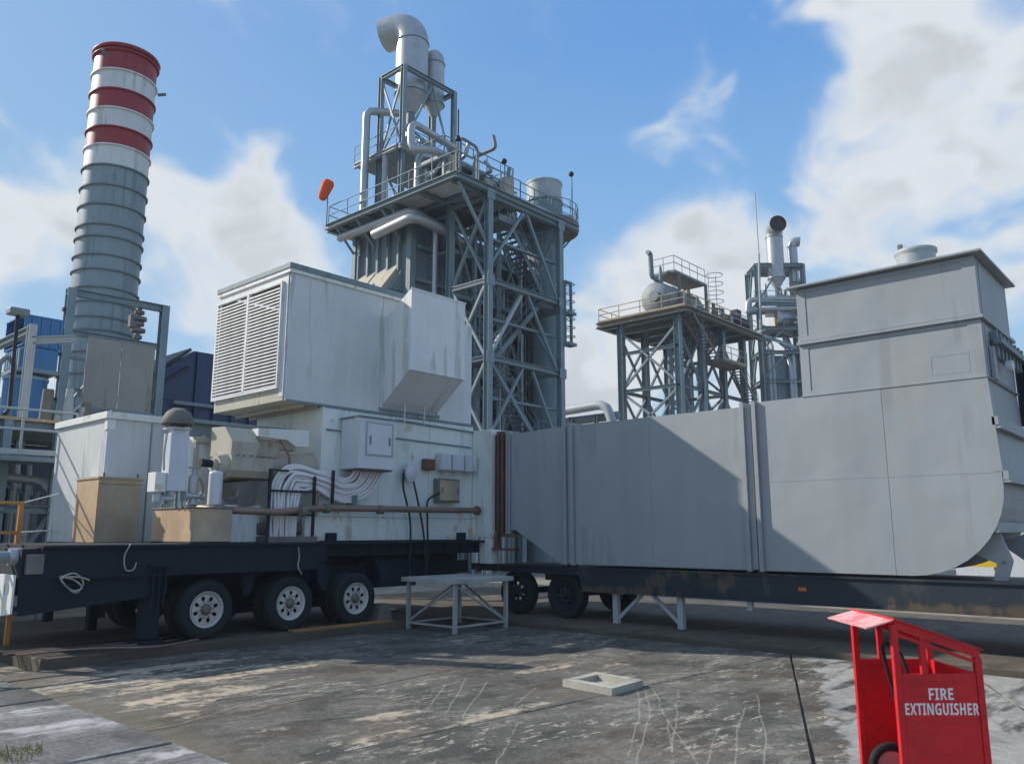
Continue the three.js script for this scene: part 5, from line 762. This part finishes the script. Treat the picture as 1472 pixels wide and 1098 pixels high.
  const u = thing('tank_top_walkway', 'small railed walkway above the round tank', 'walkway', [59, 23, -33]); part('deck', bx(56.2, 61.4, 22.95, 23.1, -34.4, -32.4), MAT.oldSteel, u); railing(u, [[56.2, 23.1, -34.4], [56.2, 23.1, -32.4], [61.4, 23.1, -32.4]], MAT.steelLight, 1.3, 1.3, .04); for (const x of [56.5, 61]) part('leg', bx(x, x + .2, Y, 22.95, -32.3, -32.1), MAT.oldSteel, u); const c = part('ladder_cage', [rod([62, 20, -32.4], [62, 24.4, -32.4], .04), rod([63.4, 20, -32.4], [63.4, 24.4, -32.4], .04)], MAT.steelLight, u); for (let i = 0; i < 5; i++) part('hoop', new THREE.TorusGeometry(.75, .04, 5, 18).rotateX(Math.PI / 2).translate(62.7, 21 + i * .8, -32.2), MAT.steelLight, c);
  const e = thing('dark_motor', 'dark purple motor at the far railing of the tank platform', 'motor', [64.5, Y, -31.2]); part('body', rod([63.6, 20.0, -31.2], [65.6, 20.0, -31.2], .7, 16), MAT.purple, e); part('fan_cover', rod([65.6, 20.0, -31.2], [66.2, 20.0, -31.2], .55, 16, .45), MAT.purple, e); part('terminal_box', bx(64.2, 65, 20.6, 21.2, -31.5, -30.9), MAT.purple, e); part('foot', bx(63.8, 65.5, Y, 19.4, -31.7, -30.7), MAT.black, e);
}
// ---------- second vent tower ----------
{
  const g = thing('second_vent_tower', 'smaller grey vent tower rising behind the silencer house', 'tower', [71, -.06, -30]);
  const C = [[69.3, -31.2], [72.2, -28.0], [74.5, -30.0], [71.6, -33.2]];
  for (const [x, z] of C) part('column', ibm([x, -.06, z], [x, 26.7, z], .4), MAT.steel, g);
  for (const y of [15.5, 18.2, 20.5, 22.8, 26.6]) C.forEach((a, i) => { const b = C[(i + 1) % 4]; part('beam', ibm([a[0], y, a[1]], [b[0], y, b[1]], .32), MAT.steel, g); });
  C.forEach((a, i) => { const b = C[(i + 1) % 4]; for (const [y0, y1] of [[15.6, 18], [23, 26.4], [18.4, 20.3]]) part('brace', bar([a[0], y0, a[1]], [(a[0] + b[0]) / 2, y1, (a[1] + b[1]) / 2], .16), MAT.steel, g); });
  part('deck', polyY(C, 20.55, 20.7), MAT.steelDark, g); part('roof_deck', polyY(inset(C, .3), 26.65, 26.72), MAT.steelDark, g);
  part('vessel', [rod([70.6, 21.6, -30.6], [73, 21.6, -29.4], .95, 20)], MAT.galv, g);
  part('pipe', pipe([[68.6, 22.0, -32], [68.7, 23.2, -31.9], [72.5, 23.4, -27.8], [73, 21, -27.6]], .26, .5, 10), MAT.galv, g); part('pipe', pipe([[68.6, 22.2, -32], [72.6, 22.5, -27.7]], .22, .4, 10), MAT.steelLight, g);
  railing(g, [[68.9, 22.95, -31.4], [72.3, 22.95, -27.6]], MAT.steelLight, 1.1, 1.0, .035);
  part('casing', polyY(inset(C, .5), -.06, 18), MAT.casing, g); const r = rngOf(9); for (let i = 0; i < 8; i++) { const t = r(), x = mix(69.3, 72.2, t), z = mix(-31.4, -28.2, t); part('pipe', pipe([[x, 6, z], [x, 16 + r() * 3, z], [x + .8, 19 + r() * 3, z - .8]], .1 + r() * .12, .3, 8), [MAT.steelLight, MAT.galv, MAT.oldSteel][i % 3], g); }
  for (let i = 0; i < 10; i++) { const t = r(), x = mix(69.6, 72.4, t) + .6, z = mix(-31, -28, t) - .6; part('fitting', [vcyl(x, z, 22.9, 23.6 + r() * 1.6, .1 + r() * .2, .1, 9), rod([x, 23.3, z], [x + .5, 23.5, z + .5], .08, 7)], [MAT.steelLight, MAT.galv, MAT.oldSteel][i % 3], g); }
  for (let i = 0; i < 9; i++) { const t = r(), x = mix(69.2, 72.2, t), z = mix(-31.2, -28, t), y = 20.8 + r() * 2; part('pipe', pipe([[x, y, z], [x + .9, y + .1, z + .9], [x + .9, y - 1 - r(), z + .9]], .08 + r() * .12, .3, 8), [MAT.galv, MAT.rustOrange, MAT.steelDark, MAT.steelLight][i % 4], g); }
  part('gangway', [bar([69.5, 19.9, -31.2], [73.5, 18.0, -27.6], .14, .3), bar([69.5, 20.9, -31.2], [73.5, 19, -27.6], .07), bar([67, 19.1, -31], [69.6, 20.4, -31], .5, .15)], MAT.steelLight, g);
  one('radio_mast', 'very thin antenna mast beside the second vent tower', 'antenna', [rod([69.0, 20, -31.0], [68.9, 27.5, -30.7], .1, 7), rod([68.9, 27.5, -30.7], [68.6, 33.5, -30.6], .05, 6)], MAT.steelLight);
}
silencer('wide vent pipe with an open rusty mouth on the second tower', 70.9, -30.0, 24.4, 29.4, .78, [-.75, -.05, .66], .5);
silencer('slim vent pipe next to the open mouthed vent on the second tower', 72.6, -29.0, 24.6, 28.7, .46, [.5, -.1, .85], .2);

renderer.render(scene, camera);
